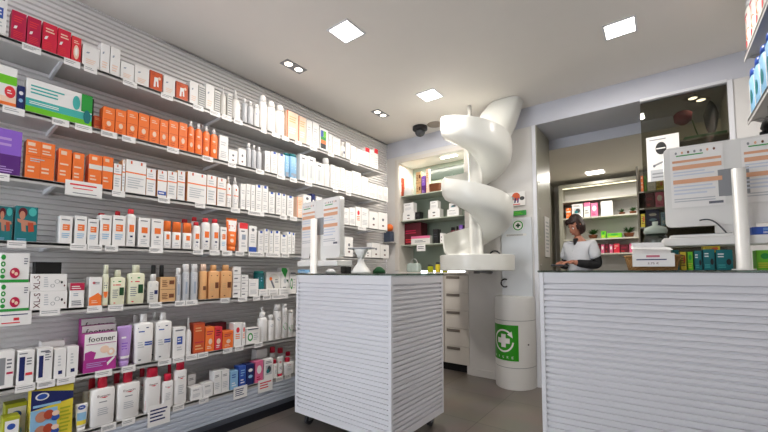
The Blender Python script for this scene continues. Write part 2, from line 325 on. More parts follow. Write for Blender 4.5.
def tubeitem(W, D, H, s):
    root = empty('cream_tube', (0, 0, 0)); ch = H*.14; hw, hd = W/2, D/2
    prof = [(ch, hw*.72, hd, 2), (ch+H*.1, hw*.8, hd, 2), (H*.6, hw*.92, hd*.6, 2.2), (H*.94, hw, .003, 3), (H, hw, .0025, 3)]
    def front(x, z):
        for (z0, w0, d0, n0), (z1, w1, d1, _) in zip(prof, prof[1:]):
            if z <= z1 or z1 == H:
                t = min(1, max(0, (z-z0)/(z1-z0))); w = w0+(w1-w0)*t; d = d0+(d1-d0)*t; q = min(.97, abs(x)/w); return D/2-d*(1-q**2)**.5
    bm = bmesh.new(); mats = [mat(s['body'], .35)]; loft(bm, prof, D/2, 28)
    prints(bm, W*.74, H, front, s['print'], mats, .001, False); link('tube_body', bm, mats, root)
    bm = bmesh.new(); loft(bm, [(0, hw*.66, hd*.9, 2), (ch, hw*.72, hd, 2)], D/2, 20); link('cap', bm, mat(s['cap'], .3), root)
    return root
BS = {
 'clear': dict(body='lgrey', cap='white', caph=.18, capw=.5, neck=.4, print=[('l', .2,.8,.2,.6,4,'grey')], n=2.2),
 'spray': dict(name='spray_bottle', body='offwhite', cap='white', caph=.24, capw=.36, neck=.3, pump=1, print=[('l', .2,.8,.2,.7,5,'lgrey')], n=2.2, sh=.2),
 'tall': dict(body='white', cap='white', caph=.2, capw=.86, neck=.8, print=[('o', .5,.82,.26,.07,'steel'), ('l', .2,.8,.2,.55,4,'lgrey')], n=2.2, captaper=.8),
 'tallb': dict(body='white', cap='white', caph=.2, capw=.86, neck=.8, print=[('o', .5,.82,.3,.1,'blue'), ('l', .2,.8,.2,.55,4,'lgrey')], n=2.2, captaper=.8),
 'cone': dict(name='spray_bottle', body='white', cap='white', caph=.3, capw=.45, neck=.42, captaper=.4, print=[('l', .2,.8,.2,.6,3,'lgrey')], n=2.2, sh=.3),
 'orpump': dict(name='spray_bottle', body='orange', cap='white', caph=.17, capw=.5, neck=.45, captaper=.6, print=[('l', .2,.8,.7,.85,1,'peach'), ('r',.1,.9,.62,.64,'dorange'), ('o', .5,.35,.22,.1,'peach')], n=3),
 'teal': dict(body='sky', cap='teal', caph=.1, capw=.95, neck=.9, print=[('l', .2,.8,.4,.8,3,'white'), ('r',.0,1,.02,.25,'steel')], n=2.5, sh=.05),
 'woc': dict(body='white', cap='white', caph=.22, capw=.5, neck=.45, captaper=.4, print=[('r', 0,1,.62,.66,'orange'), ('r', .4,.6,.9,1,'dorange'), ('l', .2,.8,.2,.5,3,'lgrey')], n=2.6, sh=.2),
 'redcap': dict(body='white', cap='coral', caph=.12, capw=.6, neck=.5, print=[('r', .25,.8,.5,.75,'orange'), ('r', .35,.65,.32,.38,'navy'), ('l', .2,.8,.1,.25,2,'lgrey')], n=2.6),
 'ocapb': dict(name='roll_on_bottle', body='white', cap='orange', caph=.38, capw=.94, neck=.9, captaper=1, print=[('r', .3,.75,.55,.85,'orange'), ('l', .2,.8,.15,.4,2,'lgrey')], n=3, sh=.03),
 'cream': dict(body='cream', cap='cream', caph=.2, capw=.42, neck=.38, print=[('l', .12,.85,.84,.94,1,'green'), ('l', .12,.8,.72,.8,1,'coral'), ('r', .58,.92,.36,.66,'dgreen'), ('l', .1,.5,.25,.6,5,'grey'), ('o', .25,.08,.08,.02,'coral')], n=4, sh=.06, taper=.94),
 'slimo': dict(body='cream', cap='cream', caph=.22, capw=.8, neck=.7, print=[('r', 0,1,0,.5,'orange'), ('l', .2,.8,.6,.85,3,'text')], n=2.4),
 'grl': dict(body='offwhite', cap='white', caph=.24, capw=.52, neck=.5, print=[('l', .15,.85,.8,.92,2,'steel'), ('r', .55,.9,.42,.62,'navy'), ('l', .1,.5,.15,.55,4,'grey')], n=3.5, sh=.08),
 'silv': dict(name='aerosol_can', body='lgrey', cap='white', caph=.22, capw=.8, neck=.78, print=[('r', .35,.65,.25,.7,'steel'), ('l', .2,.8,.78,.92,2,'white')], n=2, sh=.06),
 'tan': dict(body='tan', cap='tan', caph=.17, capw=.5, neck=.45, print=[('l', .15,.85,.84,.92,1,'brown'), ('r', .55,.9,.4,.62,'brown'), ('l', .12,.5,.3,.6,4,'kraft'), ('o', .3,.1,.08,.02,'brown')], n=4, sh=.06),
 'tans': dict(body='tan', cap='peach', caph=.2, capw=.8, neck=.75, print=[('r', .35,.8,.35,.5,'brown'), ('l', .2,.8,.6,.85,3,'kraft')], n=2.2, sh=.06),
 'darkcap': dict(body='steel', cap='dgrey', caph=.35, capw=.7, neck=.6, n=2.2),
 'blueb': dict(body='teal', cap='aqua', caph=.08, capw=.96, neck=.9, print=[('l', .2,.8,.6,.85,2,'sky')], n=3, sh=.02),
 'dish': dict(body='white', cap='white', caph=.17, capw=.36, neck=.34, print=[('l', .12,.85,.9,.96,1,'navy'), ('l', .15,.6,.8,.87,1,'blue'), ('r', .5,.95,.46,.5,'blue'), ('r', .5,.95,.52,.56,'blue'), ('l', .12,.5,.4,.58,3,'lgrey'), ('o', .25,.1,.08,.02,'text')], n=4, sh=.07, taper=.92),
 'wpump': dict(name='pump_bottle', body='white', cap='white', caph=.3, capw=.6, neck=.5, pump=1, print=[('l', .2,.8,.2,.6,4,'lgrey')], n=2.2),
 'wgreen': dict(body='white', cap='white', caph=.1, capw=.9, neck=.85, print=[('o', .5,.4,.4,.12,'green'), ('o', .5,.4,.26,.08,'white'), ('l', .2,.8,.7,.85,2,'lgrey')], n=2.4, sh=.05),
 'euc': dict(name='pump_bottle', body='white', cap='red', caph=.25, capw=.4, neck=.36, print=[('t', 'Eucerin', .5,.84,.56,.06,'wine'), ('p', [(.32,.8),(.7,.8),(.55,.765)], 'coral'), ('l', .3,.7,.64,.7,1,'grey'), ('l', .25,.75,.3,.52,4,'lgrey')], n=5, sh=.05, taper=.97),
 'eucb': dict(body='white', cap='red', caph=.2, capw=.62, neck=.5, print=[('t', 'Eucerin', .5,.84,.56,.05,'wine'), ('p', [(.32,.8),(.7,.8),(.55,.765)], 'coral'), ('l', .25,.75,.3,.6,5,'lgrey')], n=4, sh=.06),
 'euc200': dict(body='white', cap='red', caph=.2, capw=.66, neck=.5, print=[('t', 'Eucerin', .5,.84,.56,.05,'wine'), ('p', [(.32,.8),(.7,.8),(.55,.765)], 'coral'), ('p', [(.0,.08),(1,.12),(1,.42),(.0,.38)], 'red'), ('t', '200', .5,.31,.7,.11,'white'), ('l', .1,.9,.13,.21,1,'white')], n=4, sh=.06),
 'pinkb': dict(body='pink', cap='white', caph=.2, capw=.6, neck=.5, print=[('o', .5,.5,.3,.2,'white')], n=3),
 'pinkcap': dict(body='wine', cap='black', caph=.2, capw=.7, neck=.6, print=[('l',.2,.8,.2,.6,3,'pink')], n=2.2),
}
TS = {
 'tor': dict(body='orange', cap='orange', print=[('r', -.1,1.1,.6,.93,'white'), ('l', .25,.8,.42,.54,1,'peach'), ('l', .1,.9,.66,.8,2,'coral'), ('o', .4,.32,.2,.06,'peach')]),
 'tlil': dict(body='lilac', cap='lilac', print=[('l', .2,.8,.66,.76,1,'white'), ('r', .0,1,.2,.26,'white'), ('l', .2,.8,.4,.6,3,'violet')]),
 'tblue': dict(body='white', cap='white', print=[('o', .5,.86,.42,.08,'blue'), ('l', .25,.75,.84,.88,1,'white'), ('r', .0,1,.4,.68,'sky'), ('r', 0,1,.25,.4,'yellow')]),
 'tred': dict(body='white', cap='red', print=[('r', .2,.8,.5,.8,'white'), ('o', .5,.72,.25,.05,'coral'), ('l', .2,.8,.3,.5,3,'grey')]),
}

# ---------------------------------------------------------------- room shell
WL, WB, CE, WR = -2.79, 3.73, 2.765, .72
bm = bmesh.new(); box(bm, WL-.12, 2.2, -1.6, 6.4, -.1, 0)
fl = bpy.data.materials.new('floor_tile'); fl.use_nodes = True; nt = fl.node_tree; b = nt.nodes['Principled BSDF']
tc = nt.nodes.new('ShaderNodeTexCoord'); mp = nt.nodes.new('ShaderNodeMapping'); mp.inputs['Location'].default_value = (1.115+3, .4+3, 0)
br = nt.nodes.new('ShaderNodeTexBrick'); br.offset = 0; br.inputs['Scale'].default_value = 1; br.inputs['Brick Width'].default_value = .6; br.inputs['Row Height'].default_value = .6
br.inputs['Mortar Size'].default_value = .003; br.inputs['Color1'].default_value = (*lin((118,110,102)), 1); br.inputs['Color2'].default_value = (*lin((108,101,95)), 1); br.inputs['Mortar'].default_value = (*lin((76,71,66)), 1)
no = nt.nodes.new('ShaderNodeTexNoise'); no.inputs['Scale'].default_value = 3; no.inputs['Detail'].default_value = 8
mx = nt.nodes.new('ShaderNodeMix'); mx.data_type = 'RGBA'; mx.blend_type = 'MULTIPLY'; mx.inputs[0].default_value = .35
nt.links.new(tc.outputs['Object'], mp.inputs[0]); nt.links.new(mp.outputs[0], br.inputs['Vector']); nt.links.new(tc.outputs['Object'], no.inputs['Vector'])
nt.links.new(br.outputs['Color'], mx.inputs[6]); nt.links.new(no.outputs['Color'], mx.inputs[7]); nt.links.new(mx.outputs[2], b.inputs['Base Color'])
b.inputs['Roughness'].default_value = .33
struct(link('floor', bm, fl))
bm = bmesh.new(); box(bm, WL-.12, 2.2, -1.6, WB, CE, CE+.1); struct(link('ceiling', bm, M_ceil))

def slat_sheet(bm, w, z0, z1, pitch=.0305, dep=.017, groove=.0135, y=0., mi=0, off=0.):
    zs = []; z = z0+off
    pts = [(z0, 0)]
    while z < z1-groove:
        if z > z0+groove: pts += [(z-groove*.5, 0), (z-groove*.44, dep), (z+groove*.12, dep), (z+groove*.5, 0)]
        z += pitch
    pts.append((z1, 0))
    L = [bm.verts.new((-w/2, y+d, zz)) for zz, d in pts]; Rr = [bm.verts.new((w/2, y+d, zz)) for zz, d in pts]
    for i in range(len(pts)-1):
        f = bm.faces.new((L[i], Rr[i], Rr[i+1], L[i+1])); f.material_index = mi
bm = bmesh.new(); box(bm, -1.15, WR+.12, -1.72, -1.6, 0, CE); struct(link('wall_daylight_block', bm, M_wall))  # unseen wall added behind the camera to keep daylight off the right side
# left wall: solid backing plus ribbed slat panelling
bm = bmesh.new(); box(bm, WL-.12, WL-.0235, -1.6, WB, 0, CE)
wl = struct(link('wall_left', bm, M_wall))
bm = bmesh.new(); slat_sheet(bm, WB+1.6, 0.0, CE, y=-.018, dep=.013)
sp = link('slat_panelling', bm, M_slatwall, wl); sp.location = (WL-.006, (WB-1.6)/2, 0); sp.rotation_euler.z = PI/2
# dark grey trim strip at the top of the slat wall
bm = bmesh.new(); box(bm, WL, WL+.012, -1.6, WB, CE-.012, CE); struct(link('trim_1', bm, mat('dgrey', .5)))
bm = bmesh.new(); box(bm, WR, WR+.12, -1.6, WB, 0, CE); struct(link('wall_right', bm, M_wall))
# back wall with alcove (left) and pass-through opening (right)
AX0, AX1, AZ1 = -2.60, -1.70, 2.475
OX0, OX1, OZ1 = -.94, .47, 2.565
TH = .55
bm = bmesh.new()
box(bm, WL, AX0, WB, WB+.3, 0, AZ1); struct(link('wall_back', bm, M_wall)); bm = bmesh.new()
box(bm, WL, AX1, WB, WB+.3, AZ1, OZ1); struct(link('wall_back', bm, M_wall)); bm = bmesh.new()
box(bm, OX1, 2.2, WB, WB+TH, 0, OZ1); struct(link('wall_back', bm, M_wall)); bm = bmesh.new()
box(bm, AX1, OX0, WB, WB+TH, 0, OZ1)
wb = struct(link('wall_back', bm, M_wall))
bm = bmesh.new(); box(bm, WL, 2.2, WB-.004, WB+TH, OZ1, CE); struct(link('trim_7', bm, M_header))
bm = bmesh.new(); box(bm, AX0-.05, AX0, WB-.012, WB-.0, 1.12, AZ1+.05, 0, .003); box(bm, AX1, AX1+.05, WB-.012, WB, 1.12, AZ1+.05, 0, .003); box(bm, AX0, AX1, WB-.012, WB, AZ1, AZ1+.05, 0, .003)
struct(link('trim_2', bm, M_cab))
# bright metal strip around opening
bm = bmesh.new(); box(bm, OX0-.035, OX0, WB-.01, WB+.02, 0, OZ1, 0, .002); struct(link('trim_3', bm, M_frame))
bm = bmesh.new(); box(bm, OX0, OX0+.008, WB+.0, WB+TH-.03, 0, OZ1); struct(link('trim_4', bm, M_jamb))
bm = bmesh.new()
box(bm, OX1-.012, OX1+.018, WB-.012, WB+.02, 1.0, OZ1, 0, .002); box(bm, x_at(640, WB, 2.55), OX1-.012, WB-.012, WB+.02, OZ1-.012, OZ1+.012, 0, .002)
struct(link('trim_5', bm, M_frame))
bm = bmesh.new(); box(bm, AX1+.05, OX0-.035, WB-.012, WB, 0, .075); struct(link('baseboard_back', bm, M_wall))
# alcove box
bm = bmesh.new(); box(bm, AX0, AX1, 4.06, 4.08, 1.12, AZ1); alc = struct(link('wall_alcove', bm, M_sage))
bm = bmesh.new(); box(bm, AX0+.0005, AX0+.008, WB+.001, 4.059, 1.1, AZ1-.0005); box(bm, AX1-.008, AX1-.0005, WB+.001, 4.059, 1.1, AZ1-.0005); box(bm, AX0, AX1, WB+.3, 4.08, AZ1, AZ1+.02); link('alcove_lining', bm, M_cab, alc)
bm = bmesh.new(); box(bm, -2.36, -1.75, 4.045, 4.06, 2.28, 2.42, 0, .004); link('display_niche', bm, mat('sagedark', .2, col=(70,80,74)), alc)
bm = bmesh.new(); box(bm, -2.05, -1.85, 3.82, 3.86, AZ1-.012, AZ1-.0005); o = tag(link('alcove_light', bm, mat('alcovelamp', .5, emit=9, col=(255,248,230))), 'short bright lamp under the top of the alcove', 'light')
L = bpy.data.lights.new('alcove', 'AREA'); L.shape = 'RECTANGLE'; L.size = .8; L.size_y = .05; L.energy = 8; L.color = (1, .95, .84); lo = bpy.data.objects.new('alcove', L); C.objects.link(lo); lo.location = (-2.15, 3.84, AZ1-.02)
# back room
BZ = 2.455
bm = bmesh.new(); box(bm, -1.32, 2.2, WB+TH, 6.3, BZ, BZ+.1); struct(link('ceiling_back', bm, M_ceil))
bm = bmesh.new(); box(bm, -1.32, 2.2, WB+TH-.01, WB+TH, BZ, OZ1); struct(link('trim_6', bm, M_header))
bm = bmesh.new(); box(bm, -1.4, 2.2, 6.2, 6.3, 0, BZ); struct(link('wall_far', bm, M_wall))
bm = bmesh.new(); box(bm, -1.4, -1.3, WB+TH, 6.3, 0, BZ); struct(link('wall_side', bm, M_jamb))
bm = bmesh.new(); box(bm, 2.2, 2.3, WB, 6.3, 0, CE); struct(link('wall_end', bm, M_wall))

# ---------------------------------------------------------------- wall shelving
XF = -2.52
ROWZ = [2.265, 1.922, 1.584, 1.261, .917, .553, .245]
RN = ['top wall shelf', 'second wall shelf', 'third wall shelf', 'fourth wall shelf', 'fifth wall shelf', 'sixth wall shelf', 'lowest wall shelf']
YE = [3.36, 3.36, 3.36, 3.30, 3.3, 3.3, 3.3]
for i, z in enumerate(ROWZ):
    t = empty('wall_shelf', (XF, 0, z), 0, f'long grey-white metal {RN[i]} holding products' + (' near the floor' if i == 6 else ''), 'shelf', 'long product shelves on the left wall')
    bm = bmesh.new(); y0, y1 = -.7, YE[i]
    box(bm, WL-XF+.001, 0, y0, y1, -.012, 0); box(bm, -.004, 0, y0, y1, -.026, .002)
    link('shelf_board', bm, M_shelf, t)
    for k in range(6):
        yb = -.44+.9*k - (0.0)
        if yb > y1-.03: yb = y1-.03
        if k and yb-.3 < -.44+.9*(k-1): continue
        bm = bmesh.new()
        a = [(WL-XF+.002, yb-.007, -.04), (WL-XF+.002, yb+.007, -.04), (-.02, yb+.007, -.022), (-.02, yb-.007, -.022)]
        top = [(WL-XF+.002, yb-.007, -.0125), (WL-XF+.002, yb+.007, -.0125), (-.006, yb+.007, -.0125), (-.006, yb-.007, -.0125)]
        quad(bm, a[::-1]); quad(bm, top)
        for p in range(4): quad(bm, [a[p], a[(p+1) % 4], top[(p+1) % 4], top[p]])
        link('bracket', bm, M_frame, t)
# plinth under shelving
t = empty('shelf_plinth', (XF, 0, 0), 0, 'ribbed grey plinth with black strip along the floor below the lowest wall shelf', 'plinth')
bm = bmesh.new(); slat_sheet(bm, 4.3, .058, ROWZ[6]-.027, off=.02, dep=.009); box(bm, -2.15, 2.15, .0175, .2, .058, ROWZ[6]-.027)
o = link('slat_front', bm, surf('plinth_slats', (196,202,214), .45, .03), t); o.location = (0, 1.35, 0); o.rotation_euler.z = PI/2
bm = bmesh.new(); box(bm, -.25, .085, -.8, 3.5, .0, .057); link('floor_strip', bm, M_black, t)  # solid black strip at floor level, projecting past the plinth front

ORD = 'leftmost second third fourth fifth sixth seventh eighth ninth tenth eleventh twelfth thirteenth fourteenth fifteenth sixteenth seventeenth eighteenth nineteenth twentieth'.split()
ORDR = 'first second third fourth fifth sixth seventh eighth ninth tenth eleventh twelfth thirteenth fourteenth fifteenth sixteenth seventeenth eighteenth nineteenth twentieth'.split()

ITEMS = []   # row, y0, y1, desc, obj
def add_item(row, x0, x1, yt, kind, desc, depth=.075, back=0., zoff=0., rz=0., group=None):
    x = XF-.012-back; z = ROWZ[row]+zoff
    y0 = y_at(x0, x, z+.02); y1 = y_at(x1, x, z+.02)
    if y1 < y0: y0, y1 = y1, y0
    W = max(.008, y1-y0-.002); ym = (y0+y1)/2
    H = z_at(yt, x, ym)-z
    H = max(.02, min(H, .31))
    if row > 0: H = min(H, ROWZ[row-1]-.03-z)
    if kind in ST: o = carton(W, depth, H, kind)
    elif kind in BS: depth = min(depth, W*.95 if BS[kind].get('n', 3) < 2.7 else max(.03, W*.62)); o = bottle(W, depth, H, BS[kind], desc)
    elif kind in TS: o = tubeitem(W, min(.05, W*.6), H, TS[kind])
    place(o, (x, ym, z), PI/2+rz)
    cat = {'lotion_bottle': 'bottle', 'spray_bottle': 'bottle', 'pump_bottle': 'bottle', 'roll_on_bottle': 'bottle', 'aerosol_can': 'can', 'cream_tube': 'tube'}.get(o.name.split('.')[0], 'box')
    ITEMS.append([row, y0, y1, desc, o, cat, group, back, zoff])
    return o

R1 = [(-9,6,-6,'wisd','white carton with blue print'),(10.4,25.7,12,'red1','dark crimson carton'),(26.4,40.5,18,'red1','dark crimson carton'),(41.7,56.7,24,'red2','bright red carton'),(57,70.4,30,'red2','bright red carton'),(71,80.8,37,'red3','narrow coral carton with pale oval'),
(82,99.5,47,'wht','plain white carton'),(99.8,109.3,44,'wht','plain white carton'),(109.7,119.8,48,'wht','plain white carton'),(120.3,134,63,'wht','plain white carton'),(134.4,149,67,'wht','plain white carton'),
(149.4,162.4,72,'brn','rust-brown carton with white figures'),(163,175,77,'wht','plain white carton'),(175.6,188,83,'brn','rust-brown carton with white figures'),(189.5,198,82,'wht','plain white carton'),(198.3,205,86,'strip','pale carton with grey stripes'),(205.4,214,85,'wht','plain white carton'),(214.3,220,91,'strip','pale carton with grey stripes'),
(220.5,227,86,'spray','clear spray bottle with white top'),(227.5,232,94,'strip','pale carton with grey stripes'),(232.5,242,89,'cone','tapered white bottle with cone top'),(243,248,98,'clear','clear grey bottle with white cap'),(248.3,254.5,101,'clear','clear grey bottle with white cap'),(254.8,260,104,'tallb','round white bottle with blue dot'),(260.4,268,95,'tall','round white bottle'),(268.5,277,101,'tallb','round white bottle with blue dot'),(277.5,286,105,'tallb','round white bottle with blue dot'),
(286.7,298,112,'peach','peach-tinted carton with orange edge'),(298.4,306,117,'peach','peach-tinted carton with orange edge'),(306.4,312,121,'wht2','white carton with grey lettering'),(312.4,319,123,'wht2','white carton with grey lettering'),(319.7,328,129,'multi','carton with rainbow and black front'),(328.4,332,134,'wht','plain white carton'),(332.4,340.5,138,'wht2','white carton with grey lettering'),(341,345.5,142,'grl','white bottle with navy square'),(346,350.3,143,'wht2','white carton with grey lettering'),(351,356,146,'wht2','white carton with grey lettering'),(356.5,365,150,'wht2','white carton with grey lettering'),(365.3,369.5,148,'redtop','white carton with coral top'),(370,374,150,'wht2','white carton with grey lettering'),(374.3,378,149,'redtop','white carton with coral top')]
R2 = [(-8,16,66,'biggreen','large white carton with lime band and red oval'),(16.5,24.3,86,'dblue','narrow navy carton with white dots'),(25,91.6,87.5,'long','long white carton with aqua stripe'),
(102.5,114.5,107.5,'or1','orange carton'),(115,126,110,'or1','orange carton'),(126.5,137.5,111,'or1','orange carton'),(138,148.7,114,'or1','orange carton'),(149.2,159,117,'or1','orange carton'),(159.4,168,120,'or1','orange carton'),(168.4,178,121,'or1','orange carton'),(178.5,187,123,'or1','orange carton'),
(187.6,194.6,121,'orpump','orange bottle with white nozzle'),(195,202.4,123.5,'orpump','orange bottle with white nozzle'),(203,210,126,'orpump','orange bottle with white nozzle'),(210.5,218,129,'orpump','orange bottle with white nozzle'),
(219,228,136,'wht2','white carton with grey lettering'),(228.4,237.6,150,'plain','low white carton'),(238.5,246,149,'plain','low white carton'),(247,252,143,'clear','clear grey bottle with white cap'),(252.3,257,145,'clear','clear grey bottle with white cap'),(257.5,262.5,147,'clear','clear grey bottle with white cap'),(265,270.5,151,'wht2','white carton with grey lettering'),(271,277.5,152,'wb','white carton with blue tab'),(278,284.5,154,'wb','white carton with blue tab'),
(285,289.7,153,'teal','pale blue bottle with teal lid'),(290.2,298,154,'teal','pale blue bottle with teal lid'),(300,307.5,155,'win','white carton with grey picture window'),(308,315.6,157,'win','white carton with grey picture window'),(316,323.7,163,'win','white carton with grey picture window'),(325,330.7,158,'tall','round white bottle'),(331,335,165,'wht2','white carton with grey lettering'),(335.3,340,167,'wht2','white carton with grey lettering'),(340.4,345,168,'wht2','white carton with grey lettering'),(345.4,352,171,'wht2','white carton with grey lettering'),(352.4,361,172,'wht2','white carton with grey lettering'),(361.4,368,177,'wht2','white carton with grey lettering'),(368.4,377,184,'wht2','white carton with grey lettering'),(377.4,383,186,'wht2','white carton with grey lettering'),(383.3,388,187,'wht2','white carton with grey lettering')]
R3 = [(-14,20.5,129,'pur','large purple and violet carton'),(24.5,54,142,'orbig','wide block of orange cartons wrapped as one'),(57.5,71,149,'or2','orange carton with pale lettering'),(72,83.5,153,'or2','orange carton with pale lettering'),(88,101.4,155,'or3','orange carton with white band'),(101.8,112.5,157,'or3','orange carton with white band'),(113,121,164,'wo','white carton with orange line'),(121.5,124.6,160,'wo','white carton with orange line'),(125,145.5,161,'wo2','wide white carton with orange line'),(145.9,155.3,169,'wo','white carton with orange line'),(157,166.5,170.5,'wob','white carton with orange line and blue foot'),(167,176.5,171.5,'wo','white carton with orange line'),(177,184.6,171,'wo','white carton with orange line'),(187,206,173,'wo2','wide white carton with orange line'),(206.5,216,175.5,'wo','white carton with orange line'),(217,225.7,178,'wo','white carton with orange line'),(226,232,176,'woc','white bottle with orange ring'),(232.5,239.5,177,'woc','white bottle with orange ring'),(240.7,245.5,184,'wht2','white carton with grey lettering'),(246,250.4,184,'wht2','white carton with grey lettering'),(250.8,255,185,'wht2','white carton with grey lettering'),(255.5,261.7,185,'wb','white carton with blue tab'),(262,268,186,'wb','white carton with blue tab'),(268.5,274.7,192,'wb','white carton with blue tab'),(276,281,193,'wb','white carton with blue tab'),(281.3,286,194,'wb','white carton with blue tab'),(287,293.5,196,'wb','white carton with blue tab'),(297,302.6,197,'peach','peach-tinted carton with orange edge'),(303,311,195,'wbb','white carton with blue foot'),(311.5,315,194,'dblue','narrow navy carton with white dots'),(316,322,197,'wht2','white carton with grey lettering'),(343,349,208,'wht2','white carton with grey lettering'),(349.3,355.4,208,'wht2','white carton with grey lettering'),(355.8,361,207,'wr','white carton with coral spot'),(361.3,368.6,208,'wht2','white carton with grey lettering'),(369.2,378,212,'plain','broad white carton with dark dot'),(378.4,387.5,213,'plain','broad white carton with dark dot')]
R4 = [(-4,12,206.5,'tphoto','teal carton with a photograph of a person'),(14,37,206.5,'tphoto','teal carton with a photograph of a person'),(58.5,72,216,'wsq','white carton with orange square'),(74,86.4,216,'wsq','white carton with orange square'),(87,98.3,219,'wsq','white carton with orange square'),(99.3,111,215,'wsq','white carton with orange square'),(112,125,215.5,'wsq','white carton with orange square'),(126,136,209,'redcap','white bottle with coral cap'),(138,149.7,218,'wsq2','white carton with orange square and grey badge'),(151,163,219,'wsq2','white carton with orange square and grey badge'),(163.6,171.4,221,'ocapb','white bottle with big orange cap'),(172.4,181.5,222,'ocapb','white bottle with big orange cap'),(183,192.2,223,'ocapb','white bottle with big orange cap'),(193,201,222,'redcap','white bottle with coral cap'),(202,211,218,'redcap','white bottle with coral cap'),(211.8,220,219,'redcap','white bottle with coral cap'),(220.5,226.5,227,'wsq','white carton with orange square'),(227,238.3,218,'tor','white and orange sunscreen tube'),(239,247.5,223,'ortop','white carton with coral top'),(248.7,256.5,226,'wbb','white carton with blue foot'),(258,263.7,231,'wb','white carton with blue tab'),(264,268.6,229,'wb','white carton with blue tab'),(269,273.2,231,'wb','white carton with blue tab'),(273.6,280,231,'wb','white carton with blue tab'),(280.5,287,235,'wb','white carton with blue tab'),(287.3,291.3,232,'wb','white carton with blue tab'),(291.6,295,233,'wb','white carton with blue tab'),(345,353,237,'plain','white carton with dark dot'),(364,371.5,250,'plain','white carton with dark dot'),(372,380,243,'plain','white carton with dark dot'),(380.4,389,245,'plain','white carton with dark dot')]
R5 = [(-1,29,282.5,'biggr2','lower large white carton with green edge and red disc'),(29.6,67,291,'xls','lower white carton lettered XL-S'),(69,84,283,'rw','white carton with crimson top'),(88.5,101.5,277,'wo3','white carton with orange wave'),(102,108.5,265,'slimo','slim cream bottle with orange base'),(110,125.5,270,'cream','cream square bottle with dark green label'),(127.5,145,265,'cream','cream square bottle with dark green label'),(148,159,274,'grl','white bottle with navy square'),(160,175,277,'kraft','tan carton with brown print'),(175.6,181.5,268,'silv','silver-grey spray can'),(182.5,190,264,'silv','silver-grey spray can'),(190.8,198.5,264,'silv','silver-grey spray can'),(200,207.7,264,'tans','slim tan bottle'),(208.5,220,265,'tan','wide tan bottle'),(220.6,232.5,265,'tan','wide tan bottle'),(233,240.6,267,'sm','column of small white cartons wrapped together'),(241,248,275,'sm','column of small white cartons wrapped together'),(248.5,258.5,279,'wht2','white carton with grey lettering'),(259,268,289.5,'wht2','low white carton with grey lettering'),(268.4,278.5,289,'wht2','low white carton with grey lettering'),(279,291,288.5,'wht2','low white carton with grey lettering')]
R6 = [(-2,13.2,351,'greyw','white carton with grey panel'),(16,33.5,350.5,'navyw','white carton with navy bar and coral line'),(36,52,348,'navyw2','white carton with navy bar'),(53.5,65.7,349,'wnav','white carton with small navy badge'),(66.2,78,346.5,'wnav','white carton with small navy badge'),(83,116,333,'foot','front magenta and white foot-care carton'),(117,132,326,'tlil','lilac cream tube'),(134,153.6,314,'dish','large white bottle with blue bars'),(155,172,312.5,'dish','large white bottle with blue bars'),(172.8,185,327,'wisd','white carton with blue square'),(185.6,192,318,'cone','tapered white bottle with cone top'),(193,204.6,323,'dor','rust-orange carton imitating a shaded orange side'),(205,214.3,327,'sun','orange sun-care carton'),(214.7,222,327,'sunred','red sun-care carton'),(222.4,233.2,331,'sun','orange sun-care carton'),(233.6,241.6,323,'wr','white carton with coral spot'),(242,245.4,323,'wr','white carton with coral spot'),(246,259.6,328,'ring','white carton with green ring'),(260.3,268.5,307,'wpump','white pump bottle'),(269,275,315,'tall','round white bottle'),(275.6,282.3,304,'tall','round white bottle'),(282.7,288,304,'wgreen','white bottle with green ring'),(288.5,294,310,'wgreen','white bottle with green ring')]
R7 = [(1,18.8,417,'smgreen','small green carton with blue oval'),(28.5,72,387,'compeed','big blue and yellow plaster carton'),(75,88,404,'tblue','small white, blue and yellow cream tube'),(90,115,371,'euc','large white bottle with red cap'),(116.5,140,364.5,'euc','large white bottle with red cap'),(144.5,161,368,'euc200','white bottle with red cap and red offer band'),(162,173.6,374,'eucb','slim white bottle with red cap'),(174.2,187,360.5,'eucb','slim white bottle with red cap'),(191,202.7,387,'wlogo','low white carton with dark line'),(203.2,213,383,'wlogo','low white carton with dark line'),(213.7,221,371,'wlogo','tall white carton with dark line'),(221.4,229.2,370,'wlogo','tall white carton with dark line'),(230,238,371,'bluep','pale blue carton'),(239,246,366,'bl2','blue carton with pale lines'),(246.5,254,364,'dblue','narrow navy carton with white dots'),(255,263,361,'pinkw','pink carton with white oval'),(264,273,359,'photo','white carton with grey picture window'),(273.5,277.6,360,'eucb','slim white bottle with red cap'),(278,284,357,'tred','white cream tube with red cap'),(284.4,294.5,358,'euc','large white bottle with red cap')]
for r, L in enumerate([R1, R2, R3, R4, R5, R6, R7]):
    for it in L:
        dep = .075
        if it[3] in ('photo', 'wht2') : dep = .06
        add_item(r, *it, depth=dep)
# second rows and stacks
def zt(o): return max((o.matrix_basis @ Vector(c)).z for c in o.bound_box)
def by(desc, n=0):
    l = [i for i in ITEMS if i[3] == desc]; return l[n]
B_GR = [i for i in ITEMS if i[3].startswith('lower large')][0]; h1 = B_GR[4].dimensions.z if B_GR[4].dimensions.z else max(v.co.z for v in B_GR[4].data.vertices)
def height(o): return max(v.co.z for v in o.data.vertices)
add_item(4, -1,29,253,'biggr2','upper large white carton with green edge and red disc', zoff=height(B_GR[4])+.0006)
XL_ = [i for i in ITEMS if i[3].startswith('lower white carton lettered')][0]
add_item(4, 29.6,67,274,'xls','upper white carton lettered XL-S', zoff=height(XL_[4])+.0006)
add_item(4, 33,60,262,'blk','black carton standing behind the XL-S pair', back=.09)
add_item(1, 57,93,94,'blk','black carton behind the long aqua-striped one', back=.09)
add_item(1, 93.5,101.5,116,'dor','rust-orange carton imitating a shaded orange side', back=.02, depth=.06)  # rust colour stands in for the shaded side of the orange cartons
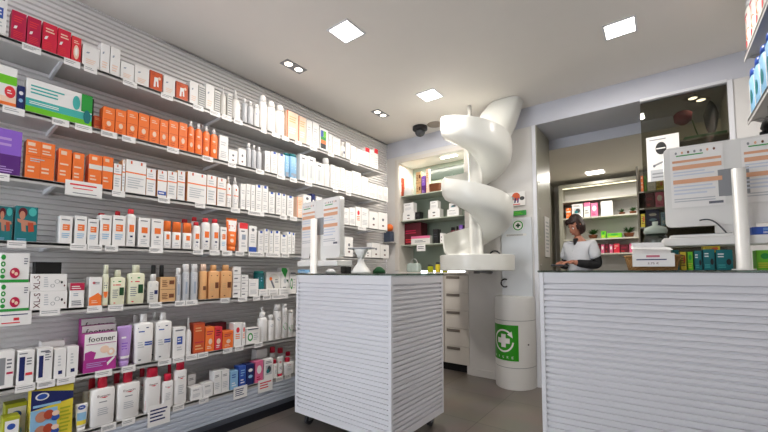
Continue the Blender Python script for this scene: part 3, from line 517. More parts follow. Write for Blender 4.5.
for k, (x0, x1, yt) in enumerate([(80,114.5,325),(79,113.5,318)]):
    add_item(5, x0, x1, yt, 'foot', ['middle','rearmost'][k]+' magenta and white foot-care carton', depth=.05, back=.08+.055*k)
for x0, x1, yt in [(129,141,315),(149,160,312)]:
    add_item(5, x0, x1, yt, 'dish', 'rear-row white bottle with blue bars', back=.1)
for x0, x1, yt in [(150,157,265),(158.5,165,265)]:
    add_item(4, x0, x1, yt, 'darkcap', 'grey bottle with dark cap in the rear row', back=.085)
for x0, x1, yt, k, d in [(255.5,265,271,'blueb','blue bottle in the rear row'),(266,280.5,272,'oval','white pack with pale oval in the rear row'),(281,289,268,'grw','white and green carton in the rear row'),(289.5,296,272,'ring','white carton with green ring in the rear row')]:
    add_item(4, x0, x1, yt, k, d, back=.085, depth=.06)
for x0, x1, yt in [(83,100,379),(109,124,372),(136,148,366),(165,174,364)]:
    add_item(6, x0, x1, yt, 'euc', 'rear-row white bottle with red cap', back=.085)
for x0, x1, yt in [(270,277,347),(278,285,348),(286,292,352)]:
    add_item(6, x0, x1, yt, 'eucb', 'rear-row slim white bottle with red cap', back=.085)
add_item(6, 256,267,349,'plain','white carton standing behind the pink one', back=.085)
add_item(6, 187.5,195.5,374,'wlogo','white carton in the rear row', back=.085)
add_item(6, 3,26,403,'smgreen','green carton in the rear row', back=.09)
add_item(5, 205,226,323,'winep','dark wine carton behind the sun-care cartons', back=.09)
for x0, x1, yt in [(96,107,213),(113,122,211),(181,190,219),(191,199,217)]:
    add_item(3, x0, x1, yt, 'redcap', 'rear-row white bottle with coral cap', back=.085)
add_item(3, 343.5,352,251-4,'plain','white carton with dark dot in the rear row', back=.07)
add_item(5, 40,64,341,'wht2','white carton in the rear row', back=.085)

def words(i, n): return 'only' if n == 1 else ORD[i]
for r in range(7):
    groups = {}
    for it in ITEMS:
        if it[0] == r: groups.setdefault(it[3], []).append(it)
    for d, L in groups.items():
        L.sort(key=lambda i: i[1])
        for i, it in enumerate(L):
            if len(L) == 1: lab = f'{d} on the {RN[r]}'
            elif i == 0: lab = f'leftmost {d} on the {RN[r]}'
            elif i == len(L)-1: lab = f'rightmost {d} on the {RN[r]}'
            else: lab = f'{ORDR[i]} {d} from left, {RN[r]}'
            if len(lab.split()) > 16: lab = lab.replace(' from left', '')
            it.append(lab); tag(it[4], lab, it[5], f'{d}s on the {RN[r]}' if len(L) > 1 else None)

# price tags on the shelf edges ------------------------------------------------
TG = {0: [(22,41),(64,80),(84,97),(123,137),(161,173),(193,203.5),(210,220),(222,231.5),(234,242.5),(261,266.5),(272,280),(282,289),(295,301.5),(310,317),(328,334),(350,358)],
 1: [(2.5,24.5),(52,69),(75,92),(101,117),(122,135.5),(167,179),(202.5,213),(228,236),(256,264),(277,285),(290,297),(305,312),(333,338),(346,351)],
 2: [(-4,9.5),(112,125),(158,170),(195,205),(231,240),(248,264),(280,287),(290,297),(358,366)],
 3: [(7,26),(70,86.5),(87.5,102),(105,118),(119,120.5),(149,163),(193,203),(209.5,219.5),(222,232),(235.5,244),(248.5,264),(266,280),(282,289)],
 4: [(39.5,60),(87,102),(108,123),(149,161.5),(175,185),(186,197.5),(220.5,229.5),(238,247),(253,260),(263,271),(272,288)],
 5: [(15,35),(37,55),(57,75),(95,112),(121.5,135.5),(158,171),(173,184),(186,197),(198,208),(223,232),(235,243.5),(254.5,262.5)],
 6: [(101,116),(122,135),(173,184),(199,208.5),(276,283),(285,291)]}
cands = {}
for r, L in TG.items():
    for x0, x1 in L:
        if x1-x0 < 3: continue
        z = ROWZ[r]; y0 = y_at(x0, XF, z-.02); y1 = y_at(x1, XF, z-.02); ym = (y0+y1)/2; W = max(.03, abs(y1-y0)); H = .0355
        mats = [mat('white', .4), mat('grey', .5)]
        bm = bmesh.new(); box(bm, -W/2, W/2, 0, .0012, -H, .0012, 0); box(bm, -W/2, W/2, .0012, .0075, .0002, .0012, 0)
        prints(bm, W, H, lambda x, zz: 0., [], mats)
        k = random.randint(2, 3)
        for j in range(k):
            zz = -H*(.25+.5*j/k); w_ = W*random.uniform(.5, .85)
            quad(bm, [(-W*.42, -.0006, zz-.003), (-W*.42+w_, -.0006, zz-.003), (-W*.42+w_, -.0006, zz), (-W*.42, -.0006, zz)], 1)
        o = link('price_tag', bm, mats); place(o, (XF+.0014, ym, z+.002), PI/2)
        fr = [i for i in ITEMS if i[0] == r and i[7] < .05 and i[8] == 0]
        n = min(fr, key=lambda i: abs((i[1]+i[2])/2-ym))
        cands.setdefault((r, id(n)), []).append((ym, o, n))
for (r, _), L in cands.items():
    L.sort(key=lambda a: a[0])
    for i, (ym, o, n) in enumerate(L):
        base = n[9].replace(f' on the {RN[r]}', '').replace(f', {RN[r]}', '')
        pre = 'white price tag' if len(L) == 1 else ('left white price tag' if i == 0 else 'right white price tag')
        tag(o, f'{pre} under {base}, {RN[r]}', 'price tag', f'price tags on the edge of the {RN[r]}')
        if len(o['label'].split()) > 16: o['label'] = f'{pre} under {base}, {RN[r].replace(" wall shelf", " shelf")}'
def sign(r, x0, x1, y0, y1, lines, label, big=True):
    z = ROWZ[r]; ya = y_at(x0, XF+.006, z-.03); yb = y_at(x1, XF+.006, z-.03); ym = (ya+yb)/2; W = yb-ya
    zt_ = z_at(y0, XF+.006, ym); zb = z_at(y1, XF+.006, ym); H = zt_-zb
    mats = [mat('white', .4)]; bm = bmesh.new(); box(bm, -W/2, W/2, 0, .0015, 0, H)
    prints(bm, W, H, lambda x, zz: 0., lines, mats)
    o = link('shelf_sign', bm, mats); place(o, (XF+.0075, ym, zb), PI/2); tag(o, label, 'sign')
sign(2, 65,102,182,196.5,[('l', .12,.9,.62,.86,1,'coral'), ('l', .2,.8,.42,.56,1,'coral'), ('l', .2,.95,.1,.24,1,'grey')], 'wide white sign with red lettering hanging below the third shelf')
sign(4, -2,31.5,311.5,325.5,[('l', .04,.95,.7,.86,1,'navy'), ('r', .45,.62,.36,.56,'coral'), ('l', .1,.7,.12,.3,1,'coral')], 'wide white offer sign with red price below the green-edged cartons')
sign(6, 147.5,170,404,425,[('l', .1,.9,.2,.85,4,'navy')], 'big white sign with blue text under the red-banded bottle')
sign(6, 233.5,247,386,398,[('l', .12,.9,.2,.85,4,'navy')], 'small tilted white sign under the pale blue carton')
sign(6, 258,272.5,379,391.5,[('l', .12,.9,.25,.85,3,'coral')], 'small white sign with red text near the right of the lowest shelf')

# ---------------------------------------------------------------- island counter
def ribbed_counter(name, label, W, D, H, z0, loc, rz, right_face=True):
    t = empty(name, loc, rz, label, 'counter'); p = .022
    bm = bmesh.new()
    for sx in (-1, 1):
        for sy in (0, 1):
            x = -W/2 if sx < 0 else W/2-p; y = 0 if sy == 0 else D-p
            box(bm, x, x+p, y, y+p, z0, H, 0, .002)
    box(bm, -W/2+p, W/2-p, .004, p, H-.022, H); box(bm, -W/2+p, W/2-p, .004, p, z0, z0+.02); box(bm, -W/2+p, W/2-p, D-p, D-.004, H-.022, H); box(bm, -W/2+p, W/2-p, p, D-p, z0, z0+.018)
    for x in (-W/2, W/2-p):
        box(bm, x+.004, x+p-.004, p, D-p, H-.022, H); box(bm, x+.004, x+p-.004, p, D-p, z0, z0+.02)
    link('frame', bm, M_frame, t)
    def panel(w, x, y, r):
        bm = bmesh.new(); slat_sheet(bm, w, z0+.02, H-.022, y=0., dep=.014); box(bm, -w/2, w/2, .0175, .020, z0+.02, H-.022)
        o = link('slat_panel', bm, M_counter, t); o.location = (x, y, 0); o.rotation_euler.z = r
    panel(W-2*p, 0, .003, 0); panel(D-2*p, W/2-.003, D/2, PI/2); panel(D-2*p, -W/2+.003, D/2, -PI/2); panel(W-2*p, 0, D-.003, PI)
    bm = bmesh.new(); box(bm, -W/2-.006, W/2+.006, -.006, D+.006, H, H+.010, 0, .002); link('glass_top', bm, M_glasstop, t)
    return t
IW, ID = .872, .65; IT = 1.097
ISL = ribbed_counter('island_counter', 'white ribbed island counter on castors in front of the wall shelves', IW, ID, IT-.01, .09, (-1.722, 1.765, 0), 0)
def castor(parent, x, y):
    bm = bmesh.new(); box(bm, x-.025, x+.025, y-.02, y+.02, .082, .09); box(bm, x-.021, x-.015, y-.015, y+.018, .03, .083); box(bm, x+.015, x+.021, y-.015, y+.018, .03, .083)
    c = link('castor', bm, mat('grey', .4, .6), parent)
    bm = bmesh.new(); tube(bm, [(x-.012, y, .034), (x+.012, y, .034)], .034, 20); link('wheel', bm, mat('dgrey', .4), c)
for x in (-.36, .36):
    for y in (.07, .58): castor(ISL, x, y)
# right counter
RCL = Vector((-.515, 2.045)); RCA = R(5); RW = 1.9
t = ribbed_counter('sales_counter', 'long white ribbed sales counter filling the lower right', 1.16, .6, 1.108, .02,
   (RCL.x+.58*math.cos(RCA), RCL.y+.58*math.sin(RCA), 0), RCA)
CT = 1.1182
def onc(px, dy, z=CT):        # point on the sales counter dy metres behind its front edge
    best = None
    for k in range(2000):
        s = k*.001; x = RCL.x+s*math.cos(RCA)-dy*math.sin(RCA); y = RCL.y+s*math.sin(RCA)+dy*math.cos(RCA)
        v = Vector((x, y, z-EYE)); q = CX+F*v.dot(RT)/v.dot(FW)
        if best is None or abs(q-px) < best[0]: best = (abs(q-px), x, y)
    return Vector((best[1], best[2], z))

# ---------------------------------------------------------------- checkout monitors
def poster_spec():
    s = [('r', .0,1,.0,1,'white')]
    for k in range(7): s.append(('o', .12+.12*k, .93, .022, .022, ['grey','stripe','brown','grey'][k % 4]))
    s += [('l', .12,.88,.86,.9,1,'green'), ('r', .04,.96,.76,.80,'stripe'), ('r', .04,.96,.64,.71,'stripe'), ('l', .05,.95,.52,.62,2,'pale'), ('r', .04,.96,.40,.47,'stripe'), ('l', .05,.95,.2,.38,3,'pale'), ('l', .05,.95,.08,.16,2,'lgrey'), ('r', .7,.96,.03,.07,'text')]
    return s
def monitor(name_label, base, rz, top, pole_top, W, tray_z, sheet, pole_label, panel_dy=.11, bot=.02, poff=0., fr_=.6):
    # post with tray
    z0 = base.z
    t = empty('counter_post', base, rz, pole_label, 'post')
    bm = bmesh.new(); tube(bm, [(0, 0, 0.0), (0, 0, pole_top-z0)], .0245, 24); link('post', bm, M_plastic, t)
    bm = bmesh.new(); tube(bm, [(0, 0, 0.0005), (0, 0, .006)], .04, 24); link('base_flange', bm, M_plastic, t)
    bm = bmesh.new(); box(bm, -W/2-.02+poff, W/2+.0+poff, .0255, .17, tray_z-z0-.034, tray_z-z0+.006, 0, .004); link('tray', bm, M_plastic, t)
    m = empty('monitor', (base.x, base.y, tray_z+.0062), rz, name_label, 'monitor')
    h = top-tray_z-.0062
    bm = bmesh.new(); D0 = panel_dy
    # rounded slab
    rr = .025; pts = []
    for cx, cz, a0 in ((W/2-rr, h-rr, 0), (-W/2+rr, h-rr, 90), (-W/2+rr, bot+rr, 180), (W/2-rr, bot+rr, 270)):
        for k in range(6):
            a = R(a0+18*k); pts.append((cx+poff+rr*math.cos(a), cz+rr*math.sin(a)))
    fr = [bm.verts.new((x, D0, z)) for x, z in pts]; bk = [bm.verts.new((x, D0+.04, z)) for x, z in pts]
    bm.faces.new(fr[::-1]); bm.faces.new(bk)
    for k in range(len(pts)): bm.faces.new((fr[k], fr[(k+1) % len(pts)], bk[(k+1) % len(pts)], bk[k]))
    shell = link('back_shell', bm, M_plastic, m); smooth_angle(shell)
    bm = bmesh.new(); box(bm, poff-.055, poff+.055, D0-.004, D0-.0005, h*.42, h*.70, 0, .001); link('vent_slot', bm, mat('grey', .5, col=(120,122,128)), m)
    bm = bmesh.new(); box(bm, poff-.07, poff+.07, D0+.005, D0+.035, .0, bot+.002, 0, .003); link('stand_foot', bm, M_plastic, m)
    bm = bmesh.new(); box(bm, poff-W/2+.02, poff+W/2-.02, D0+.0405, D0+.0425, bot+.02, h-.02); link('screen', bm, mat('black', .15), m)
    out = []
    for side in (-1, 1):
        x0 = poff + side*(W/2 - sheet/2 - (.026 if W > .5 else .012))
        mats = [mat('white', .5)]; bm = bmesh.new(); sh = h*fr_; box(bm, -sheet/2, sheet/2, 0, .0012, 0, sh)
        prints(bm, sheet, sh, lambda x, z: 0., poster_spec(), mats)
        o = link('paper_notice', bm, mats)
        q = Vector((x0, D0-.0035, h-sh-.012)); q.rotate(Matrix.Rotation(rz, 3, 'Z')); place(o, m.location+q, rz); out.append(o)
    return m, out
g = 'striped notices taped to the monitor backs'
mL, nt_ = monitor('white monitor seen from behind on the island counter', Vector((-2.03, 1.815, IT+.0005)), R(-6), 1.65, 1.50, .47, 1.185, .175, 'white post with tray standing on the island counter', .05, .02, .005, .74)
tag(nt_[0], 'left striped paper notice on the island monitor', 'notice', g); tag(nt_[1], 'right striped paper notice on the island monitor', 'notice', g)
pb = onc(744, .13)
mR, nt_ = monitor('white monitor seen from behind on the sales counter', pb+Vector((0, 0, .0005)), R(3), 1.74, 1.575, .515, 1.27, .2, 'white post with tray standing on the sales counter', .1, .06, .0, .64)
tag(nt_[0], 'striped paper notice left of the sales counter post', 'notice', g); tag(nt_[1], 'striped paper notice right of the sales counter post', 'notice', g)
# keyboards and cables on trays
def keyboard(m, tz, label, W=.3):
    bm = bmesh.new(); box(bm, -W/2, W/2, 0, .045, 0, .012, 0, .003)
    for i in range(16):
        for j in range(3): box(bm, -W/2+.012+i*(W-.024)/16, -W/2+.012+(i+.8)*(W-.024)/16, .006+j*.012, .015+j*.012, .012, .015, 1)
    o = link('keyboard', bm, [M_plastic, mat('grey', .5)]); q = Vector((-.13 if W < .3 else -.16, .03, 0)); q.rotate(Matrix.Rotation(m.rotation_euler.z, 3, 'Z'))
    place(o, m.location+q, m.rotation_euler.z); tag(o, label, 'keyboard')
keyboard(mL, 0, 'white keyboard on the tray of the island post', .17); keyboard(mR, 0, 'white keyboard on the tray of the sales counter post', .24)
def cable(m, pts, label, r=.003):
    bm = bmesh.new(); tube(bm, pts, r, 8); o = link('cable', bm, mat('dgrey', .5)); place(o, m.location, m.rotation_euler.z); tag(o, label, 'cable')
def arc(p0, p1, sag, n=14):
    p0, p1 = Vector(p0), Vector(p1); return [p0.lerp(p1, k/n)+Vector((0, 0, sag*math.sin(PI*k/n))) for k in range(n+1)]
cable(mL, arc((-.02, .035, .012), (-.1, .035, .02), .09), 'dark cable looping below the island monitor')
mR_ = mR
cable(mR, arc((-.13, .09, .085), (-.035, .07, .01), .03), 'dark cable looping below the sales counter monitor')
def on_tray(m, W, D, H, x, y, st, label, cat, rz=0., z=0.):
    o = carton(W, D, H, st); q = Vector((x, y, z+.0003)); q.rotate(Matrix.Rotation(m.rotation_euler.z, 3, 'Z')); place(o, m.location+q, m.rotation_euler.z+rz); tag(o, label, cat); return o
on_tray(mR, .17, .04, .02, .0-.12, .045, 'bl2', 'blue folder lying on the sales counter tray behind the keyboard', 'folder', z=.0152+.0003) if False else None
on_tray(mR, .18, .03, .035, .13, .04, 'bl2', 'blue packet on the right end of the sales counter tray', 'box')
on_tray(mR, .07, .03, .02, .225, .04, 'wht2', 'small white packet at the far right of the sales counter tray', 'box')
# ---------------------------------------------------------------- small things on the island
zI = IT+.0006
def isl(px, y): return Vector((x_at(px, y, zI), y, zI))
# barcode scanner on a stand
p = isl(361, 2.0); t = empty('barcode_scanner', p, R(14), 'white barcode scanner on a waisted stand on the island counter', 'scanner')
bm = bmesh.new(); loft(bm, [(0, .062, .05, 2.5), (.012, .062, .05, 2.5), (.03, .05, .042, 2.4), (.08, .02, .02, 2.2), (.11, .017, .017, 2.2)], 0, 24); link('stand', bm, M_plastic, t)
bm = bmesh.new(); loft(bm, [(.108, .018, .018, 2.2), (.14, .03, .026, 2.6), (.165, .045, .03, 3), (.175, .044, .029, 3)], 0, 24); link('head', bm, M_plastic, t)
bm = bmesh.new(); box(bm, -.08, .085, -.03, .03, .175, .188, 0, .004); link('hood', bm, mat('grey', .4), t); t.scale = (1.15, 1.15, 1.0)
p = isl(330.5, 2.05); bm = bmesh.new(); loft(bm, [(0, .03, .045, 2.2), (.012, .032, .047, 2.2), (.027, .024, .036, 2), (.034, .01, .016, 2)], 0, 20)
o = link('computer_mouse', bm, mat('lgrey', .3)); place(o, p); tag(o, 'small grey computer mouse on the island counter behind the post', 'mouse')
p = isl(346, 2.1); bm = bmesh.new(); box(bm, -.035, .035, -.03, .03, 0, .055, 0, .006); box(bm, -.02, .02, -.02, .02, .055, .062, 0, .002)
o = link('receipt_printer', bm, mat('black', .3)); place(o, p, R(-8)); tag(o, 'small black box on the island counter left of the scanner', 'printer')
p = isl(379, 2.15); bm = bmesh.new(); loft(bm, [(0, .05, .03, 2), (.02, .048, .03, 2), (.045, .02, .02, 2), (.05, .008, .008, 2)], 0, 18)
o = link('cloth_pouch', bm, mat('dgreen', .8)); place(o, p, R(25)); tag(o, 'dark green pouch on the island counter right of the scanner', 'pouch')
o = carton(.14, .06, .03, 'bluep'); place(o, isl(303, 2.1)); tag(o, 'flat pale carton at the left end of the island counter', 'box')

# ---------------------------------------------------------------- alcove: drawers, worktop, shelves, goods
def drawer_unit(x0, x1, label, n=5):
    t = empty('drawer_cabinet', ((x0+x1)/2, WB-.01, 0), 0, label, 'cabinet', 'drawer cabinets under the alcove'); W = x1-x0
    bm = bmesh.new(); box(bm, -W/2, W/2, .02, .3, .09, 1.075); link('carcass', bm, M_cab, t)
    bm = bmesh.new(); box(bm, -W/2, W/2, .06, .3, 0, .0895); link('kick_board', bm, mat('black', .5), t)
    hh = (1.07-.092)/n
    for k in range(n):
        z = .092+hh*k; bm = bmesh.new(); box(bm, -W/2+.003, W/2-.003, 0, .019, z+.002, z+hh-.003, 0, .002); d = link('drawer', bm, M_cab, t)
        bm = bmesh.new(); box(bm, -W/2+.03, -W/2+.19, -.006, -.0003, z+hh-.042, z+hh-.012, 0, .001); link('handle', bm, mat('handle_metal', .4, .3, col=(120,112,104)), d)
drawer_unit(-1.965, -1.668, 'beige five-drawer cabinet right of the island counter')
drawer_unit(-2.60, -1.968, 'wide beige drawer cabinet mostly hidden behind the island counter')
bm = bmesh.new(); box(bm, -2.62, -1.66, WB-.02, 4.05, 1.078, 1.10, 0, .003); tag(link('worktop', bm, M_cab), 'beige worktop at the base of the lit alcove', 'worktop')
AS = []
for k, zf in enumerate((2.06, 1.745, 1.44)):
    bm = bmesh.new(); box(bm, AX0+.010, AX1-.010, WB+.03, 4.055, zf-.012, zf, 0, .002)
    o = link('alcove_shelf', bm, surf('shelf_glass', (176,184,168), .2, .03)); AS.append(o)
    tag(o, ['top', 'middle', 'lowest'][k]+' pale green shelf inside the alcove', 'shelf', 'pale shelves in the alcove')
def alc_item(k, x0, x1, yt, st, label, dep=.08, y=WB+.05, zoff=0, cat='box', name='carton'):
    z = ([2.06, 1.745, 1.44, 1.10][k])+.0006+zoff; xa = x_at(x0, y, z); xb = x_at(x1, y, z); H = z_at(yt, (xa+xb)/2, y)-z; H = min(H, [.4, .295, .28, .3][k]-zoff)
    W = xb-xa-.003
    if st in ST: o = carton(W, dep, H, st, name)
    else: o = bottle(W, min(dep, W*.9), H, BS[st], label)
    place(o, ((xa+xb)/2, y, z)); tag(o, label, cat); AH.append(H); return o
AH = []
# top shelf goods
def paper_bag(W, D, H, m, name, label, loc, ears=True):
    t = empty(name, loc, 0, label, 'bag'); bm = bmesh.new()
    loft(bm, [(0, W/2, D/2, 5), (H*.5, W/2*.96, D/2, 4), (H*.72, W*.44, D*.35, 3), (H*.8, W*.3, D*.2, 2.5)], 0, 20); link('bag_body', bm, m, t)
    if ears:
        for s in (-1, 1):
            bm = bmesh.new(); loft(bm, [(H*.76, .02, .008, 2), (H*.9, .025, .006, 2), (H, .004, .003, 2)], 0, 10, 0, s*W*.15); link('tied_ear', bm, m, t)
pt = Vector((x_at(409, WB+.09, 2.06), WB+.09, 2.0606)); paper_bag(.12, .08, .17, mat('white', .6), 'gift_bag', 'white tied gift bag on the top alcove shelf', pt)
alc_item(0, 399.6, 402.6, 178, 'brn', 'brown carton at the left end of the top alcove shelf', .05)
alc_item(0, 416, 421, 172, 'kraft', 'tall tan carton on the top alcove shelf', .06)
alc_item(0, 421.4, 425.5, 176, 'pur', 'narrow purple carton on the top alcove shelf', .06)
alc_item(0, 426, 429, 169, 'peach', 'tall pale orange carton on the top alcove shelf', .05)
# brown woven basket
def basket(W, D, H, label, loc, m, name='basket', taper=.86, rz=0):
    t = empty(name, loc, rz, label, 'basket'); bm = bmesh.new(); seg = 40; rows = 9
    prev = None
    for i in range(rows*2+1):
        z = H*i/(rows*2); s = taper+(1-taper)*i/(rows*2); off = .0025 if i % 2 else 0
        ring = [bm.verts.new((math.copysign(abs(math.cos(2*PI*k/seg))**.45, math.cos(2*PI*k/seg))*(W/2*s+off*(1 if (k+i//2) % 2 else -1)), math.copysign(abs(math.sin(2*PI*k/seg))**.45, math.sin(2*PI*k/seg))*(D/2*s+off*(1 if (k+i//2) % 2 else -1)), z)) for k in range(seg)]
        if prev:
            for k in range(seg): bm.faces.new((prev[k], prev[(k+1) % seg], ring[(k+1) % seg], ring[k]))
        else: bm.faces.new(ring[::-1])
        prev = ring
    link('woven_side', bm, m, t)
    bm = bmesh.new(); pts = [(v_[0], v_[1], H) for v_ in [(math.copysign(abs(math.cos(2*PI*k/24))**.45, math.cos(2*PI*k/24))*W/2, math.copysign(abs(math.sin(2*PI*k/24))**.45, math.sin(2*PI*k/24))*D/2) for k in range(25)]]
    tube(bm, pts, .005, 8, cap=False); link('rim', bm, m, t); return t
basket(.15, .11, .1, 'brown woven basket on the top alcove shelf', Vector((x_at(436, WB+.11, 2.1), WB+.11, 2.0606)), mat('brown', .6))
# middle shelf
alc_item(1, 402.5, 414.5, 212, 'plain', 'lower white carton of the left pair on the middle alcove shelf'); alc_item(1, 403.5, 413.5, 203, 'wlogo', 'upper white carton of the left pair on the middle alcove shelf', zoff=AH[-1]+.0006)
alc_item(1, 415, 420, 212, 'blk', 'small dark carton on the middle alcove shelf')
alc_item(1, 428, 440, 209, 'plain', 'lower white carton of the centre pair on the middle alcove shelf', .09); alc_item(1, 430, 438, 201, 'wlogo', 'upper white carton of the centre pair on the middle alcove shelf', zoff=AH[-1]+.0006, dep=.07)
alc_item(1, 447, 459, 209, 'wlogo', 'dark-lettered white carton at the right of the middle alcove shelf'); alc_item(1, 449, 458, 203, 'photo', 'picture carton stacked at the right of the middle alcove shelf', zoff=AH[-1]+.0006, dep=.06)
# lower shelf
alc_item(2, 404, 421, 221, 'winep', 'large dark red carton on the lowest alcove shelf', .16, WB+.12)
alc_item(2, 411, 430, 236, 'lidpink', 'low white carton with pink lid on the lowest alcove shelf', .06, WB+.035)
alc_item(2, 433, 438, 229, 'blk', 'black carton on the lowest alcove shelf')
alc_item(2, 440, 443, 233, 'plain', 'tiny white carton on the lowest alcove shelf')
alc_item(2, 449.5, 455, 227, 'pinkcap', 'wine-red bottle on the lowest alcove shelf', .05, cat='bottle')
alc_item(2, 455.5, 458.5, 226, 'pinkcap', 'slim wine bottle at the right of the lowest alcove shelf', .05, cat='bottle')
alc_item(2, 459, 463, 225, 'pur', 'narrow purple carton on the lowest alcove shelf', .06)
bm = bmesh.new(); mats = [mat('white', .5)]; box(bm, -.06, .06, 0, .002, 0, .08); prints(bm, .12, .08, lambda x, z: 0., [('l', .15,.85,.3,.8,2,'text')], mats)
o = link('shelf_sign', bm, mats); place(o, (x_at(421, WB+.026, 1.4), WB+.0265, 1.355)); tag(o, 'white card hanging from the lowest alcove shelf', 'sign')
# worktop goods: glass tote, jars
p = Vector((x_at(414, WB+.1, 1.1), WB+.1, 1.1006)); t = empty('glass_tote', p, 0, 'clear glossy handbag-shaped tote on the alcove worktop', 'bag')
bm = bmesh.new(); loft(bm, [(0, .09, .04, 3), (.02, .1, .045, 3), (.09, .095, .04, 3), (.11, .08, .03, 3)], 0, 24); link('bag_body', bm, surf('frosted_plastic', (176,190,184), .15, .3, 18), t)
bm = bmesh.new(); tube(bm, [(.05*math.cos(a), 0, .105+.06*math.sin(a)) for a in [PI*k/12 for k in range(13)]], .004, 8); link('handle', bm, mat('white', .3), t)
def jar(px, y, w, h, col, label, lidc='dgrey'):
    p = Vector((x_at(px, y, 1.1), y, 1.1006)); t = empty('jar', p, 0, label, 'jar')
    bm = bmesh.new(); lathe(bm, [(w*.45, 0), (w/2, .005), (w/2, h*.7), (w*.42, h*.78)], 24); link('jar_body', bm, mat(col, .15), t)
    bm = bmesh.new(); lathe(bm, [(w*.44, h*.78), (w*.44, h)], 24); link('lid', bm, mat(lidc, .4), t)
jar(430.5, WB+.06, .07, .09, 'olive', 'left yellow-green jar on the alcove worktop'); jar(438, WB+.1, .06, .12, 'yellow', 'middle yellow jar on the alcove worktop'); jar(445, WB+.06, .06, .13, 'olive', 'right yellow-green jar half hidden by the slide tray')

# ---------------------------------------------------------------- spiral slide
HX, HY = x_at(477, 3.36, 1.3), 3.345; HR = .345
t = empty('spiral_slide', (HX, HY, 0), 0, 'white spiral medicine chute descending from the ceiling to a round tray', 'chute')
bm = bmesh.new(); tube(bm, [(0, 0, 1.14), (0, 0, 2.46)], .066, 28); tube(bm, [(0, 0, 2.46), (-.05, 0, 2.47), (-.05, 0, 2.765)], .02, 16); link('column', bm, M_slide, t)
def flight(a0, a1, rin=.055, tip0=True):
    bm = bmesh.new(); prof = [(HR, .12), (HR+.003, .03), (HR-.008, -.05), (HR*.86, -.10), (HR*.6, -.14), (HR*.36, -.165), (rin, -.19)]
    n = int((a1-a0)/6); th = .012; outer = []; inner = []
    for i in range(n+1):
        a = a0+(a1-a0)*i/n; z = 2.42-.6*(a+90)/360; A = R(a); k = min(1, i/9) if tip0 else 1
        ro = []; ri = []
        for j, (r, dz) in enumerate(prof):
            kk = k if dz > 0 or j < 3 else 1
            r = r if j > 2 else r*(.9+.1*kk) 
            zz = z-.05+(dz+.05)*(.35+.65*kk)
            zz = min(zz, 2.75)
            ro.append(bm.verts.new((r*math.cos(A), r*math.sin(A), zz)))
            ri.append(bm.verts.new((max(rin, r-th)*math.cos(A), max(rin, r-th)*math.sin(A), zz+(th if j else 0))))
        outer.append(ro); inner.append(ri)
    m = len(prof)
    for i in range(n):
        for j in range(m-1):
            bm.faces.new((outer[i][j], outer[i][j+1], outer[i+1][j+1], outer[i+1][j])); bm.faces.new((inner[i][j], inner[i+1][j], inner[i+1][j+1], inner[i][j+1]))
        bm.faces.new((outer[i][0], outer[i+1][0], inner[i+1][0], inner[i][0])); bm.faces.new((outer[i][-1], inner[i][-1], inner[i+1][-1], outer[i+1][-1]))
    for e in (0, n):
        for j in range(m-1): bm.faces.new((outer[e][j], inner[e][j], inner[e][j+1], outer[e][j+1]))
    bmesh.ops.recalc_face_normals(bm, faces=bm.faces)
    o = link('spiral_flight', bm, M_slide, t); smooth_angle(o, 50)
flight(-185, 178); flight(180, 545)
# round collecting tray
bm = bmesh.new(); seg = 48; rt = HR+.004
ringp = [(0.0, 1.118), (rt-.01, 1.118), (rt, 1.125), (rt+.002, 1.262), (rt-.006, 1.266), (rt-.014, 1.262), (rt-.016, 1.14), (0.0, 1.138)]
prev = None
for k in range(seg+1):
    A = 2*PI*k/seg
    ring = [bm.verts.new((r*math.cos(A), r*math.sin(A), z)) for r, z in ringp]
    if prev:
        for j in range(len(ringp)-1): bm.faces.new((prev[j], ring[j], ring[j+1], prev[j+1]))
    prev = ring
bmesh.ops.remove_doubles(bm, verts=bm.verts, dist=.0005); bmesh.ops.recalc_face_normals(bm, faces=bm.faces)
o = link('collecting_tray', bm, M_slide, t); smooth_angle(o, 50)
bm = bmesh.new(); tube(bm, [(0, 0, 1.117), (0, 0, 1.09)], .03, 20); tube(bm, [(0, .02, 1.12), (0, .37, 1.10)], .018, 12); link('support_arm', bm, mat('grey', .4, .6), t)
# straight feeder chute from the ceiling
bm = bmesh.new()
p0 = Vector((on(506, 97, 1, 3.5).x-HX, .16, 2.755)); p1 = Vector((.02, .13, 2.30))
d = (p1-p0).normalized(); s = Vector((0, 1, 0)); u = s.cross(d).normalized()
rings = []
for q in (p0+d*.0, p0.lerp(p1, .33), p0.lerp(p1, .66), p1):
    ring = []
    for k in range(20):
        a = 2*PI*k/20; c_, s_ = math.cos(a), math.sin(a)
        ring.append(bm.verts.new(q + u*(.175*math.copysign(abs(c_)**.6, c_)) + s*(.13*math.copysign(abs(s_)**.6, s_))))
    rings.append(ring)
for v in rings[0]: v.co.z = 2.76
for r0, r1 in zip(rings, rings[1:]):
    for k in range(20): bm.faces.new((r0[k], r0[(k+1) % 20], r1[(k+1) % 20], r1[k]))
bmesh.ops.recalc_face_normals(bm, faces=bm.faces); o = link('feeder_chute', bm, M_slide, t); smooth_angle(o, 50)

